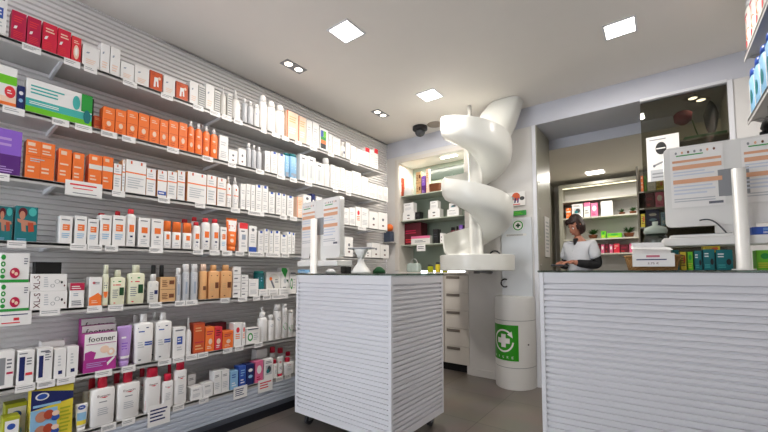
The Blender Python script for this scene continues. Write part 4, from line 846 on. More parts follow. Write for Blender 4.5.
# ---------------------------------------------------------------- recycling bin
t = empty('recycling_bin', (-1.172, WB-.002, 0), 0, 'tall white round-fronted medicine recycling bin with green sign', 'bin')
def dprof(bm, w, d, z0, z1, mi=0, seg=28):
    lo = [bm.verts.new((w*math.cos(PI+PI*k/seg), d*math.sin(PI+PI*k/seg), z0)) for k in range(seg+1)]
    hi = [bm.verts.new((v.co.x, v.co.y, z1)) for v in lo]
    for k in range(seg): f = bm.faces.new((lo[k], lo[k+1], hi[k+1], hi[k])); f.smooth = True; f.material_index = mi
    bm.faces.new((lo[-1], lo[0], hi[0], hi[-1])); bm.faces.new(lo[::-1]); bm.faces.new(hi)
BW, BD = .192, .245
bm = bmesh.new(); dprof(bm, BW, BD, 0, .20); dprof(bm, BW-.003, BD-.003, .20, .206, 1); dprof(bm, BW, BD, .206, .64); dprof(bm, BW-.002, BD-.002, .64, .645, 1); dprof(bm, BW, BD, .645, .855)
bmesh.ops.bevel(bm, geom=[], offset=0); smooth_angle(link('bin_body', bm, [M_plastic, mat('grey', .5)], t))
bm = bmesh.new(); dprof(bm, BW-.012, BD-.012, .8551, .868); smooth_angle(link('lid', bm, M_plastic, t))
mats = [mat('signgreen', .35, col=(44,150,24)), mat('white', .4)]
bm = bmesh.new()
def bf(x): return -BD*math.sqrt(max(0, 1-(x/BW)**2))-.0012
SX0, SX1, SZ0, SZ1 = -.188, .092, .268, .602
scx, scz = (SX0+SX1)/2+.005, .452
for k in range(24):
    a = SX0+(SX1-SX0)*k/24; b_ = SX0+(SX1-SX0)*(k+1)/24
    quad(bm, [(a, bf(a), SZ0), (b_, bf(b_), SZ0), (b_, bf(b_), SZ1), (a, bf(a), SZ1)])
def gp(ang, r): x = scx+r*.92*math.cos(R(ang)); return (x, bf(x)-.0012, scz+r*math.sin(R(ang)))
for k in range(40):
    a0 = 42+k*7.8; a1 = a0+7.8
    quad(bm, [gp(a0, .092), gp(a0, .108), gp(a1, .108), gp(a1, .092)], 1)
x = scx+.062; quad(bm, [(scx+.038, bf(scx+.038)-.0016, scz+.062), (scx+.09, bf(scx+.08)-.0016, scz+.03), (scx+.08, bf(scx+.08)-.0016, scz+.092)], 1)
for w_, h_ in ((.024, .062), (.062, .024)):
    for k in range(6):
        a = -w_+2*w_*k/6; b_ = -w_+2*w_*(k+1)/6
        quad(bm, [(scx+a, bf(scx+a)-.0014, scz-h_), (scx+b_, bf(scx+b_)-.0014, scz-h_), (scx+b_, bf(scx+b_)-.0014, scz+h_), (scx+a, bf(scx+a)-.0014, scz+h_)], 1)
for i, ch in enumerate('SIGRE'): put_text(bm, ch, SX0+.05+i*.045, SZ0+.032, .016 if ch != 'I' else .005, .022, lambda x, z: bf(x)-.001, 1)
link('green_sign', bm, mats, t)
bm = bmesh.new(); lathe(bm, [(.007, .0), (.007, .006)], 12); o = link('lock', bm, mat('dgrey', .3, .7), t); o.location = (.158, bf(.158)+.001, .42); o.rotation_euler = (PI/2, 0, R(50))
# white backing board above bin with stickers
t = empty('wall_board', (-1.14, WB-.0125, .868), 0, 'tall narrow white board on the back wall above the bin', 'board')
bm = bmesh.new(); box(bm, -.155, .145, -.006, .012, .0, .78, 0, .003); link('board_panel', bm, surf('board_white', (212,216,220), .4, .02), t)
def sticker(name, px, py, W, H, spec, label, base='white', yy=WB-.0205):
    mats = [mat(base, .45)]; bm = bmesh.new(); p = on(px, py, 1, yy)
    pts = [(W/2*math.copysign(abs(math.cos(2*PI*k/20))**.9, math.cos(2*PI*k/20)), -.0005, H/2+H/2*math.copysign(abs(math.sin(2*PI*k/20))**.9, math.sin(2*PI*k/20))) for k in range(20)] if name == 'round_sticker' else [(-W/2, -.0005, 0), (W/2, -.0005, 0), (W/2, -.0005, H), (-W/2, -.0005, H)]
    f0 = [bm.verts.new(q) for q in pts]; f1 = [bm.verts.new((q[0], .0005, q[2])) for q in pts]
    bm.faces.new(f0); bm.faces.new(f1[::-1])
    for k in range(len(pts)): bm.faces.new((f0[k], f1[k], f1[(k+1) % len(pts)], f0[(k+1) % len(pts)]))
    prints(bm, W, H, lambda x, z: -.0005, spec, mats); o = link(name, bm, mats); place(o, (p.x, yy, p.z-H/2)); tag(o, label, 'sticker')
sticker('wall_sticker', 515, 199, .2, .14, [('o', .55,.66,.2,.3,'dorange'), ('o', .28,.55,.2,.16,'grey'), ('o', .24,.58,.12,.1,'white'), ('p', [(.45,.2),(.52,.2),(.58,.55),(.5,.55)], 'navy'), ('p', [(.6,.2),(.67,.2),(.7,.55),(.63,.55)], 'purple'), ('o', .85,.5,.12,.14,'dgrey'), ('l', .35,.8,.02,.16,1,'coral')], 'colourful sticker with orange blob on the back wall beside the chute', 'white', WB-.02)
sticker('wall_sticker', 519.5, 213, .13, .05, [('l', .1,.9,.2,.8,2,'lime')], 'small green rectangular sticker above the round green one', 'green')
sticker('round_sticker', 518, 225.5, .11, .11, [('o', .5,.5,.46,.46,'green'), ('o', .5,.5,.36,.36,'white'), ('r', .42,.58,.3,.7,'dgreen'), ('r', .3,.7,.42,.58,'dgreen')], 'small round green and white cross sticker on the back wall', 'white')
sticker('wall_sticker', 516, 235, .2, .022, [('l', .03,.97,.1,.9,2,'text')], 'thin grey line of lettering below the round sticker', 'offwhite')
# curled hook/cable and coat hook near tray
bm = bmesh.new(); tube(bm, [(.0+.04*math.cos(R(a)), 0, .04*math.sin(R(a))) for a in range(60, 301, 15)], .007, 8); o = link('hanging_cable', bm, mat('black', .4)); place(o, on(505, 283, 1, WB-.03)); tag(o, 'short black curled cable on the back wall under the tray', 'cable')
# things in tray
bm = bmesh.new(); tube(bm, [(.05*math.cos(R(a)), 0, .045*math.sin(R(a))) for a in range(0, 181, 15)], .008, 8); o = link('dark_handle', bm, mat('black', .4)); place(o, (HX+.2, HY-.05, 1.255)); tag(o, 'dark curved handle sticking out of the round tray', 'handle')

# ---------------------------------------------------------------- ceiling fittings
LEDS = [(-1.667, 1.765, .165), (-1.666, 2.905, .17), (-.16, 2.865, .165)]
nm = ['square ceiling light panel nearest the wall shelves', 'square ceiling light panel nearest the spiral chute', 'square ceiling light panel above the sales counter']
for (x, y, s), l in zip(LEDS, nm):
    t = empty('ceiling_light', (x, y, CE), 0, l, 'ceiling light', 'square ceiling lights'); h = s/2
    bm = bmesh.new(); w = .012
    for a, b_, c_, d_ in ((-h-w, h+w, -h-w, -h), (-h-w, h+w, h, h+w), (-h-w, -h, -h, h), (h, h+w, -h, h)): box(bm, a, b_, c_, d_, -.006, 0)
    link('frame', bm, M_frame, t)
    bm = bmesh.new(); box(bm, -h, h, -h, h, -.004, -.001); link('diffuser', bm, mat('lamp', .5, emit=14, col=(255,250,242)), t)
    L = bpy.data.lights.new('panel_light', 'AREA'); L.shape = 'SQUARE'; L.size = s; L.energy = 17; L.color = (1, .94, .87); lo = bpy.data.objects.new('panel_light', L); C.objects.link(lo); lo.location = (x, y, CE-.012)
def twin(x, y, dx, dy, z, label, e=9, aim=None, col=(1, .9, .78)):
    t = empty('recessed_spotlight', (x, y, z), math.atan2(dy, dx), label, 'spotlight', 'twin recessed ceiling spots')
    bm = bmesh.new(); box(bm, -.1, .1, -.05, .05, -.004, 0, 0, .001); link('trim_plate', bm, mat('grey', .4), t)
    for s in (-1, 1):
        bm = bmesh.new(); lathe(bm, [(.026, -.007), (.031, -.0042)], 20, 0, s*.05, 0); link('lamp', bm, mat('bulb', .5, emit=5, col=(255,244,228)), t)
    if e:
        L = bpy.data.lights.new('spot', 'SPOT'); L.energy = e; L.spot_size = R(105); L.spot_blend = .8; L.color = col; L.shadow_soft_size = .05
        lo = bpy.data.objects.new('spot', L); C.objects.link(lo); lo.location = (x, y, z-.02)
        q = Vector(aim or (x, y, 0))-lo.location; lo.rotation_euler = q.to_track_quat('-Z', 'Y').to_euler()
twin(-2.30, 1.823, 0, 1, CE, 'twin recessed spotlight near the wall shelves, closer to the camera', 10, (-2.62, 1.85, 1.2))
twin(-2.28, 2.94, 0, 1, CE, 'twin recessed spotlight near the wall shelves, farther away', 9, (-2.62, 2.75, 1.2))
bm = bmesh.new(); p = on(420, 127, 2, CE)
t = empty('security_camera', (p.x, p.y, CE), 0, 'black dome security camera on the ceiling', 'camera'); lathe(bm, [(.085, 0), (.085, -.035), (.06, -.05)][::-1], 28); link('housing', bm, mat('black', .35), t)
bm = bmesh.new(); lathe(bm, [(.06, -.05), (.056, -.075), (.04, -.1), (.015, -.112)][::-1], 28); link('dome', bm, mat('dgrey', .08), t)
bm = bmesh.new(); p = on(436, 125, 2, CE); lathe(bm, [(.09, 0), (.088, -.004)][::-1], 32); o = link('ceiling_speaker', bm, mat('speaker', .6, col=(150,140,130))); place(o, (p.x, p.y-.02, CE)); tag(o, 'round grey speaker grille on the ceiling beside the dome camera', 'speaker')

# ---------------------------------------------------------------- back room
x, y = -.66, 5.93
y = 5.72
t = empty('ceiling_light', (x, y-.1, BZ), 0, 'small square ceiling light in the back room', 'ceiling light')
bm = bmesh.new(); box(bm, -.1, .1, -.08, .08, -.006, 0); link('diffuser', bm, mat('lamp', .5, emit=14, col=(255,250,242)), t)
L = bpy.data.lights.new('panel_light', 'AREA'); L.size = .2; L.energy = 12; L.color = (1, .95, .85); lo = bpy.data.objects.new('panel_light', L); C.objects.link(lo); lo.location = (x, y-.3, BZ-.02)
twin(x_at(697, 3.95, 2.56), 3.97, .7, 1, OZ1, 'twin spotlight in the opening above the tinted glass', 2)
t = empty('ceiling_light', (.75, 5.1, BZ), 0, 'added unseen square ceiling light brightening the back room behind the glass', 'ceiling light')  # lamp added out of view to brighten the back room
bm = bmesh.new(); box(bm, -.12, .12, -.12, .12, -.006, 0); link('diffuser', bm, mat('lamp', .5, emit=14, col=(255,250,242)), t)
L = bpy.data.lights.new('panel_light', 'AREA'); L.size = .24; L.energy = 24; L.color = (1, .95, .85); lo = bpy.data.objects.new('panel_light', L); C.objects.link(lo); lo.location = (.75, 5.1, BZ-.02)
# wall cabinet shelving in the back
t = empty('display_cabinet', (0, 6.19, 0), 0, 'pale lit shelf cabinet along the far wall of the back room', 'cabinet')
X0 = x_at(563, 5.95, 1.8); X1 = 1.3
bm = bmesh.new(); box(bm, X0, X1, -.02, 0, .8, 2.38); link('back_panel', bm, M_wall, t)
bm = bmesh.new(); box(bm, X0-.03, X0, -.3, -.02, .8, 2.38); box(bm, X0, X1, -.3, -.02, 2.36, 2.39); box(bm, X0-.03, X0+.02, -.33, -.3, .8, 2.39); box(bm, X0+.02, X1, -.33, -.3, 2.35, 2.39); link('cabinet_frame', bm, surf('cabinet_grey', (160,158,146), .35, .04), t)
yb = 5.9
def zrow(py): return z_at(py, x_at(605, yb, 1.6), yb)
SZ = [zrow(197.5), zrow(215.5), zrow(238), zrow(253)]
for z in SZ:
    bm = bmesh.new(); box(bm, X0+.001, X1, -.298, -.021, z-.02, z); link('cabinet_shelf', bm, surf('cab_shelf', (196,194,182), .3, .03), t)
bm = bmesh.new(); box(bm, X0, X1, -.2, -.18, 2.349, 2.358); link('light_strip', bm, mat('strip', .5, emit=1.6, col=(255,246,214)), t)
def far_item(row, x0, x1, yt, st, label, cat='box', y=5.93, dep=.12):
    z = SZ[row]+.0006; xa, xb = x_at(x0, y, z), x_at(x1, y, z); o = carton(xb-xa-.004, dep, max(.03, z_at(yt, (xa+xb)/2, y)-z), st); place(o, ((xa+xb)/2, y, z)); tag(o, label, cat)
far_item(1, 566, 571, 208, 'or3', 'orange carton at the left end of the back-room upper shelf'); far_item(1, 572, 583, 204, 'photo', 'white picture carton on the back-room upper shelf'); far_item(1, 584, 590.5, 202, 'lidpink', 'pink and white carton on the back-room upper shelf'); far_item(1, 591, 598, 203, 'pinkw', 'pink carton on the back-room upper shelf'); far_item(1, 601, 613, 201, 'wht2', 'white carton beside the potted plants on the back-room upper shelf')
far_item(2, 601, 606, 231, 'limep', 'small bright green carton on the back-room lower shelf'); far_item(2, 607, 622, 233, 'limep', 'long green carton on the back-room lower shelf')
for i, (a, b_) in enumerate([(597,600.5),(601,604.5),(605,609),(609.5,613),(613.5,620),(620.5,629),(629.5,636)]):
    far_item(3, a, b_, 243.5 + (i % 2), ['winep','pinkw','winep','pinkw','red2','winep','pinkw'][i], f'{ORDR[i]} small dark pink carton from the left on the back-room bottom shelf')
def plant(x, y, z, s, label, seed, leafr=.05, n=46, pot='brown'):
    rnd = random.Random(seed); t = empty('potted_plant', (x, y, z), 0, label, 'plant', 'small potted plants in the back room')
    bm = bmesh.new(); lathe(bm, [(s*.3, 0), (s*.42, s*.38), (s*.42, s*.42)], 18); link('pot', bm, mat(pot, .6), t)
    bm = bmesh.new()
    for k in range(n):
        a = rnd.uniform(0, 2*PI); r = rnd.uniform(.2, 1)*s*.85; h = s*.42+rnd.uniform(.15, .75)*s*(1-.4*r/s)
        c = Vector((math.cos(a), math.sin(a), 0)); b0 = Vector((0, 0, s*.4)); tip = c*r+Vector((0, 0, h)); mid = b0.lerp(tip, .55)+Vector((0, 0, s*.12)); w = c.cross(Vector((0, 0, 1)))*s*leafr*1.6
        quad(bm, [b0, mid+w, tip, mid-w])
        quad(bm, [mid+w*.9, tip+Vector((0, 0, .01)), mid-w*.9])if False else None
    link('foliage', bm, M_leaf, t)
def fx(px, z): return x_at(px, 6.0, z)
plant(fx(622, SZ[1]), 6.02, SZ[1]+.0006, .09, 'left small leafy plant on the back-room upper shelf', 1); plant(fx(633, SZ[1]), 6.02, SZ[1]+.0006, .1, 'right small leafy plant on the back-room upper shelf', 2)
plant(fx(593, SZ[2]), 6.02, SZ[2]+.0006, .14, 'bushy plant behind the assistant on the back-room lower shelf', 3, .05, 70); plant(fx(629, SZ[2]), 6.02, SZ[2]+.0006, .15, 'bushy potted plant at the right of the back-room lower shelf', 4, .05, 70)
# shelf unit seen behind the glass on the right of the opening
t = empty('side_shelf_unit', (.15, 4.55, 0), 0, 'dark side shelf unit behind the tinted glass', 'shelf unit')
bm = bmesh.new()
xs0, xs1 = x_at(640, 4.6, 1.6), 1.1
box(bm, xs0-.15, xs1-.15, .3, .32, .9, 2.2); box(bm, xs0-.165, xs0-.15, 0, .32, .9, 2.2)
link('unit_frame', bm, surf('unit_brown', (120,112,96), .4, .05), t)
SB = [z_at(248, 0, 4.55), z_at(226, 0, 4.55), z_at(207, 0, 4.55), z_at(190, 0, 4.55)]
for z in SB:
    bm = bmesh.new(); box(bm, xs0-.149, xs1-.15, 0, .299, z-.015, z); link('unit_shelf', bm, M_jamb, t)
def side_item(row, x0, x1, yt, st, label, y=4.57):
    z = SB[row]+.0006; xa, xb = x_at(x0, y, z), x_at(x1, y, z); o = carton(xb-xa-.003, .12, max(.03, min(z_at(yt, (xa+xb)/2, y)-z, (SB+[9])[row+1]-.02-z)), st); place(o, ((xa+xb)/2, y, z)); tag(o, label, 'box')
side_item(3, 641, 644, 176, 'or2', 'orange upright carton on the top of the side shelf unit'); side_item(3, 644.4, 647, 176, 'limep', 'green upright carton on the top of the side shelf unit'); side_item(3, 647.5, 656, 179, 'wht2', 'pale carton on the top of the side shelf unit'); side_item(3, 656.5, 664, 180, 'yelp', 'yellow carton on the top of the side shelf unit')
side_item(2, 646, 655, 192, 'winep', 'wine-red carton on the side shelf unit'); side_item(2, 655.5, 664.5, 192, 'pinkw', 'pink carton on the side shelf unit')
side_item(1, 641, 645.5, 214, 'yelp', 'narrow yellow carton on the side shelf unit'); side_item(1, 646.5, 660, 208.5, 'dblue', 'dark navy carton on the side shelf unit'); side_item(1, 661, 668, 212, 'bluep', 'pale blue carton on the side shelf unit')
# tinted sliding glass
gx0 = x_at(640, WB+.03, 2.3)
t = empty('sliding_glass', ((gx0+OX1)/2, WB+.03, 0), 0, 'dark tinted sliding glass filling the right part of the opening', 'glass'); W = OX1-gx0-.016
bm = bmesh.new(); box(bm, -W/2, W/2, 0, .008, .02, OZ1-.016); link('pane', bm, M_dark, t)
bm = bmesh.new(); box(bm, -W/2, W/2, -.004, .012, 0, .0195); link('rail', bm, mat('grey', .35, .6), t); bm = bmesh.new(); box(bm, -W/2, W/2, -.004, .012, OZ1-.0155, OZ1-.002); link('rail', bm, mat('grey', .35, .6), t)
# poster on the glass
a = on(646, 138, 1, WB+.02); b_ = on(681, 178, 1, WB+.02)
W, H = b_.x-a.x, a.z-b_.z; mats = [mat('white', .5)]; bm = bmesh.new(); box(bm, -W/2, W/2, 0, .001, 0, H)
prints(bm, W, H, lambda x, z: 0., [('o', .45,.72,.17,.14,'black'), ('l', .3,.6,.69,.75,1,'white'), ('l', .1,.8,.9,.95,1,'grey'), ('p', [(.2,.32),(.95,.5),(.95,.54),(.2,.36)], 'grey'), ('o', .22,.34,.04,.03,'text'), ('r', .1,.95,.0,.25,'lgrey'), ('l', .15,.9,.05,.2,2,'grey')], mats)
o = link('poster', bm, mats); place(o, ((a.x+b_.x)/2, WB+.0275, b_.z)); tag(o, 'white poster with a black oval stuck on the tinted glass', 'poster')
# flower shelf behind the glass
fz = z_at(141, x_at(706, 4.0, 2.1), 4.0)
bm = bmesh.new(); box(bm, .0, OX1, 3.85, 4.2, fz-.016, fz, 0, .002); tag(link('wall_shelf', bm, M_jamb), 'small shelf behind the tinted glass carrying the flower trough', 'shelf')
t = empty('flower_trough', (x_at(707, 4.0, fz), 4.0, fz+.0006), 0, 'green trough with a burgundy tulip and a dark leaf behind the glass', 'flower pot')
bm = bmesh.new(); box(bm, -.15, .15, -.05, .05, 0, .05, 0, .006); link('trough', bm, mat('dgreen', .5, col=(30,120,60)), t)
tx = x_at(683, 4.0, fz+.2)-t.location.x; tz = z_at(118, x_at(683, 4.0, 2.3), 4.0)-fz
bm = bmesh.new(); tube(bm, [(-.05, 0, .04), (-.07, 0, tz*.5), (tx+.06, 0, tz*.85), (tx+.03, 0, tz-.04)], .005, 8); link('stem', bm, M_leaf, t)
bm = bmesh.new(); loft(bm, [(tz-.06, .02, .02, 2), (tz-.03, .06, .05, 2), (tz+.03, .065, .055, 2), (tz+.055, .04, .03, 2)], 0, 20, 0, tx); link('tulip_head', bm, mat('tulip', .6, col=(130,30,50)), t)
lx = x_at(711, 4.0, fz+.2)-t.location.x; bm = bmesh.new(); loft(bm, [(.03, .01, .004, 2), (.1, .035, .01, 2), (tz-.02, .05, .012, 2), (tz+.06, .03, .008, 2), (tz+.1, .004, .002, 2)], 0, 16, 0, lx); link('dark_leaf', bm, mat('leafdark', .5, col=(24,30,26)), t)

# jamb screws and hanging papers
for i, py in enumerate((181, 208, 237, 264.5)):
    p = on(541.5, py, 1, WB+.03); bm = bmesh.new(); lathe(bm, [(.009, 0), (.006, .006)], 12); o = link('jamb_stud', bm, mat('white', .2, .3))
    o.location = (OX0+.0085, WB+.06, p.z); o.rotation_euler = (0, PI/2, 0); tag(o, ['top', 'upper middle', 'lower middle', 'bottom'][i]+' bright stud on the left jamb of the opening', 'stud', 'studs on the left jamb')
mats = [mat('white', .5)]; bm = bmesh.new(); box(bm, -.09, .09, 0, .006, 0, .42); prints(bm, .18, .42, lambda x, z: 0., [('l', .1,.9,.1,.9,9,'lgrey')], mats)
o = link('hanging_notepad', bm, mats); place(o, (OX0+.0095+.0065, WB+.32, 1.26), PI/2); tag(o, 'white paper pad hanging on the left jamb beside the assistant', 'notepad')

# ---------------------------------------------------------------- assistant
PXX, PYY = x_at(579, 4.0, 1.4), 4.0
PR = R(-22)
per = empty('person', (PXX, PYY, 0), PR, 'woman assistant in white tunic over black sleeves looking down at a small device', 'person')
per.scale = (.8, .88, 1)
# local frame: faces -Y; rotated so she looks to the left of the picture
def skin_obj(name, verts, edges, rad, mt, sub=2, parent=per):
    me = bpy.data.meshes.new(name); me.from_pydata([Vector(v) for v in verts], edges, []); o = bpy.data.objects.new(name, me); C.objects.link(o)
    o.modifiers.new('s', 'SKIN'); sv = me.skin_vertices[0].data
    for i, r in enumerate(rad): sv[i].radius = r if isinstance(r, tuple) else (r, r)
    sv[0].use_root = True
    m = o.modifiers.new('u', 'SUBSURF'); m.levels = sub; m.render_levels = sub
    dg = bpy.context.evaluated_depsgraph_get(); n = bpy.data.meshes.new_from_object(o.evaluated_get(dg)); bpy.data.objects.remove(o)
    n.materials.clear(); n.materials.append(mt)
    for p in n.polygons: p.use_smooth = True
    r_ = bpy.data.objects.new(name, n); C.objects.link(r_); r_.parent = parent; return r_
HZ = 1.60
# body: pelvis root, spine, neck, legs, arms (one surface), head lofted on
V = [(0,0,.92),(0,.01,1.08),(0,.015,1.22),(0,.01,1.34),(0,-.005,1.42),(0,-.03,1.47),   # 0-5
     (.09,0,.88),(.09,-.01,.48),(.09,0,.08),(.09,-.1,.035), (-.09,0,.88),(-.09,-.01,.48),(-.09,0,.08),(-.09,-.1,.035),  # 6-13
     (.15,.01,1.36),(.2,.05,1.17),(.1,-.12,1.185),(.045,-.195,1.20), (-.15,.01,1.36),(-.2,.03,1.17),(-.13,-.14,1.18),(-.085,-.2,1.19)] # 14-21
E_ = [(0,1),(1,2),(2,3),(3,4),(4,5),(0,6),(6,7),(7,8),(8,9),(0,10),(10,11),(11,12),(12,13),(3,14),(14,15),(15,16),(16,17),(3,18),(18,19),(19,20),(20,21)]
RD = [(.15,.11),(.125,.095),(.13,.105),(.11,.085),(.052,.052),(.045,.047),.085,.055,.04,.035,.085,.055,.04,.035,.05,.042,.033,.024,.05,.042,.033,.024]
skin_obj('body', V, E_, RD, M_skin)
# tunic over torso with short sleeves
V2 = [(0,0,.84),(0,.0,.96),(0,.01,1.08),(0,.015,1.22),(0,.01,1.34),(0,.0,1.395),(.15,.01,1.36),(.195,.022,1.22),(-.15,.01,1.36),(-.2,.0,1.22)]
skin_obj('tunic', V2, [(0,1),(1,2),(2,3),(3,4),(4,5),(4,6),(6,7),(4,8),(8,9)], [(.185,.14),(.165,.13),(.15,.12),(.155,.13),(.125,.1),(.07,.07),.07,.066,.07,.066], M_fab)
for s, v in ((1, [(.175,.012,1.3),(.2,.045,1.19),(.19,.03,1.17),(.1,-.12,1.185),(.06,-.175,1.196)]), (-1, [(-.175,.0,1.3),(-.2,.03,1.19),(-.195,.01,1.17),(-.13,-.14,1.18),(-.1,-.18,1.187)])):
    o = skin_obj('sleeve', v, [(0,1),(1,2),(2,3),(3,4)], [.055,.052,.05,.042,.034], M_bsl); o['label'] = 'black long sleeve'
o = skin_obj('trousers', [(0,0,.86),(.09,0,.82),(.09,-.01,.48),(.09,0,.09),(-.09,0,.82),(-.09,-.01,.48),(-.09,0,.09)], [(0,1),(1,2),(2,3),(0,4),(4,5),(5,6)], [(.165,.12),.1,.075,.06,.1,.075,.06], mat('white', .8)); o['label'] = 'white trousers'
# hands
def hand(root, dirn, side, parent):
    root, dirn = Vector(root), Vector(dirn).normalized(); lat = dirn.cross(Vector((0, 0, 1))).normalized()*side
    V = [root, root+dirn*.03, root+dirn*.06]; E = [(0,1),(1,2)]; Rr = [(.024,.018),(.032,.015),(.032,.013)]
    for k, (o_, l) in enumerate(((-.024,.9),(-.008,1.),(.008,.97),(.024,.78))):
        b0 = root+dirn*.05+lat*o_; i = len(V)
        V += [b0+dirn*.015, b0+dirn*(.015+.035*l)+Vector((0,0,-.006)), b0+dirn*(.015+.055*l)+Vector((0,0,-.024)), b0+dirn*(.012+.05*l)+Vector((0,0,-.038))]
        E += [(2,i),(i,i+1),(i+1,i+2),(i+2,i+3)]; Rr += [.0095,.009,.008,.007]
    i = len(V); V += [root+dirn*.02-lat*.03, root+dirn*.045-lat*.045+Vector((0,0,-.008)), root+dirn*.068-lat*.04+Vector((0,0,-.014))]
    E += [(0,i),(i,i+1),(i+1,i+2)]; Rr += [.012,.01,.009]
    return skin_obj('hand', V, E, Rr, M_skin, 1, parent)
hand((.045,-.195,1.20), (-.45,-.8,.0), 1, per); hand((-.085,-.2,1.19), (.2,-.9,.02), -1, per)
# head
hd = empty('x', (0,0,0)); bpy.data.objects.remove(hd)
def headmesh():
    bm = bmesh.new(); bmesh.ops.create_uvsphere(bm, u_segments=36, v_segments=28, radius=1)
    for v in bm.verts:
        x, y, z = v.co; X = x*.074; Y = y*.095; Z = z*.118
        if z < 0: X *= 1-.28*(-z)**1.6; Y = Y*(1-.12*(-z)) - .012*(-z)
        f = max(0, -y)
        if f > .4:
            Y += .006*math.exp(-((z-.02)/.12)**2)*math.exp(-(abs(x)-.38)**2/.03)      # eye sockets
            Y -= .022*math.exp(-(x/.14)**2)*math.exp(-((z+.22)/.14)**2)*(1)           # nose
            Y -= .008*math.exp(-(x/.12)**2)*math.exp(-((z+.05)/.16)**2)
            Y -= .006*math.exp(-(x/.3)**2)*math.exp(-((z+.5)/.07)**2)                 # lips
            Y -= .006*math.exp(-(x/.25)**2)*math.exp(-((z+.85)/.1)**2)                # chin
        v.co = (X, Y, Z)
    for f in bm.faces: f.smooth = True
    return bm
HO = Vector((0, -.045, 1.56))
def put_head(o, tilt=28): o.location = HO; o.rotation_euler = (R(tilt), 0, R(-16)); o.scale = (.93, .93, .93); return o
H_ = put_head(link('head', headmesh(), M_skin, per))
def part_on_head(name, bm, m, lab=None):
    o = link(name, bm, m, H_)
    for p in o.data.polygons: p.use_smooth = True
    if lab: o['label'] = lab
    return o
for s in (-1, 1):
    bm = bmesh.new(); bmesh.ops.create_uvsphere(bm, u_segments=14, v_segments=10, radius=.0115)
    for v in bm.verts: v.co += Vector((s*.029, -.079, .004))
    part_on_head('eye', bm, mat('white', .2))
    bm = bmesh.new(); bmesh.ops.create_uvsphere(bm, u_segments=10, v_segments=8, radius=.0055)
    for v in bm.verts: v.co += Vector((s*.029, -.0865, .002))
    part_on_head('iris', bm, mat('brown', .2))
    bm = bmesh.new(); tube(bm, [(s*.045, -.077, .02), (s*.03, -.088, .026), (s*.014, -.089, .022)], [.002,.003,.002], 6); part_on_head('eyebrow', bm, M_hair)
    bm = bmesh.new(); loft(bm, [(-.03, .004, .008, 2), (-.01, .008, .015, 2), (.015, .009, .018, 2), (.028, .004, .01, 2)], .005, 14, 0, s*.074); part_on_head('ear', bm, M_skin)
bm = bmesh.new(); tube(bm, [(-.024, -.086, -.058), (-.01, -.094, -.055), (0, -.095, -.057), (.01, -.094, -.055), (.024, -.086, -.058)], [.002,.005,.0055,.005,.002], 8); part_on_head('mouth', bm, mat('lips', .4, col=(150,70,66)))
bm = bmesh.new(); bmesh.ops.create_uvsphere(bm, u_segments=48, v_segments=36, radius=1); rn = random.Random(5)
dele = []
for v in bm.verts:
    x, y, z = v.co
    if y < -.45 and z < .42 and abs(x) < .78: dele.append(v); continue
    if z < -.72: dele.append(v); continue
    w = 1+.025*math.sin(14*math.atan2(y, x)+3*z)
    v.co = (x*.083*w*(1+.06*(z < 0)), y*.104*w+.006, z*.122*w + (.004 if z > 0 else -.015*(-z)))
bmesh.ops.delete(bm, geom=dele, context='VERTS')
hr = part_on_head('hair', bm, M_hair, 'short dark reddish-brown bob'); md = hr.modifiers.new('s', 'SOLIDIFY'); md.thickness = .012; md.offset = -1
# fringe swept over the forehead
bm = bmesh.new()
for k in range(9):
    a = -1+.25*k; tube(bm, [(a*.05, -.055, .1), (a*.06, -.078, .078), (a*.066, -.082, .056-.012*abs(a))], [.010,.009,.004], 8)
part_on_head('fringe', bm, M_hair)
# black undershirt collar seen in the V neck
bm = bmesh.new(); bmesh.ops.create_cone(bm, cap_ends=False, segments=3, radius1=.001, radius2=.001, depth=.001); bm.clear()
quadv = [(-.03, -.07, 1.425), (0, -.105, 1.37), (.03, -.07, 1.425), (.02, -.06, 1.435), (-.02, -.06, 1.435)]
f0 = [bm.verts.new(q) for q in quadv]; f1 = [bm.verts.new(Vector(q)+Vector((0, .03, 0))) for q in quadv]; bm.faces.new(f0); bm.faces.new(f1[::-1])
for k in range(5): bm.faces.new((f0[k], f1[k], f1[(k+1) % 5], f0[(k+1) % 5]))
bmesh.ops.recalc_face_normals(bm, faces=bm.faces); o = link('undershirt', bm, M_bsl, per); o['label'] = 'black undershirt at the neckline'
for k in range(3):
    bm = bmesh.new(); bmesh.ops.create_uvsphere(bm, u_segments=8, v_segments=6, radius=.006)
    for v in bm.verts: v.co += Vector((0, -.128-.004*k, 1.31-.06*k))
    link('button', bm, mat('lgrey', .3), per)
# device in her hands
bm = bmesh.new(); box(bm, -.05, .05, -.07, .07, -.008, .008, 0, .003); box(bm, -.042, .042, -.06, .06, .008, .009, 1)
o = link('handheld_device', bm, [mat('dgrey', .4), mat('steel', .2)])
q = Vector((-.03, -.27, 1.168)); q.rotate(Matrix.Rotation(PR, 3, 'Z')); place(o, Vector((PXX, PYY, 0))+q, PR); tag(o, 'small dark device held in the hands of the assistant', 'device')

# ---------------------------------------------------------------- things on the sales counter
p = onc(652, .17); rzc = RCA
W = .225
t = basket(W, .13, .07, 'wicker basket with a white carton and price card on the sales counter', p+Vector((0, 0, .0006)), M_wick, rz=rzc, name='wicker_basket')
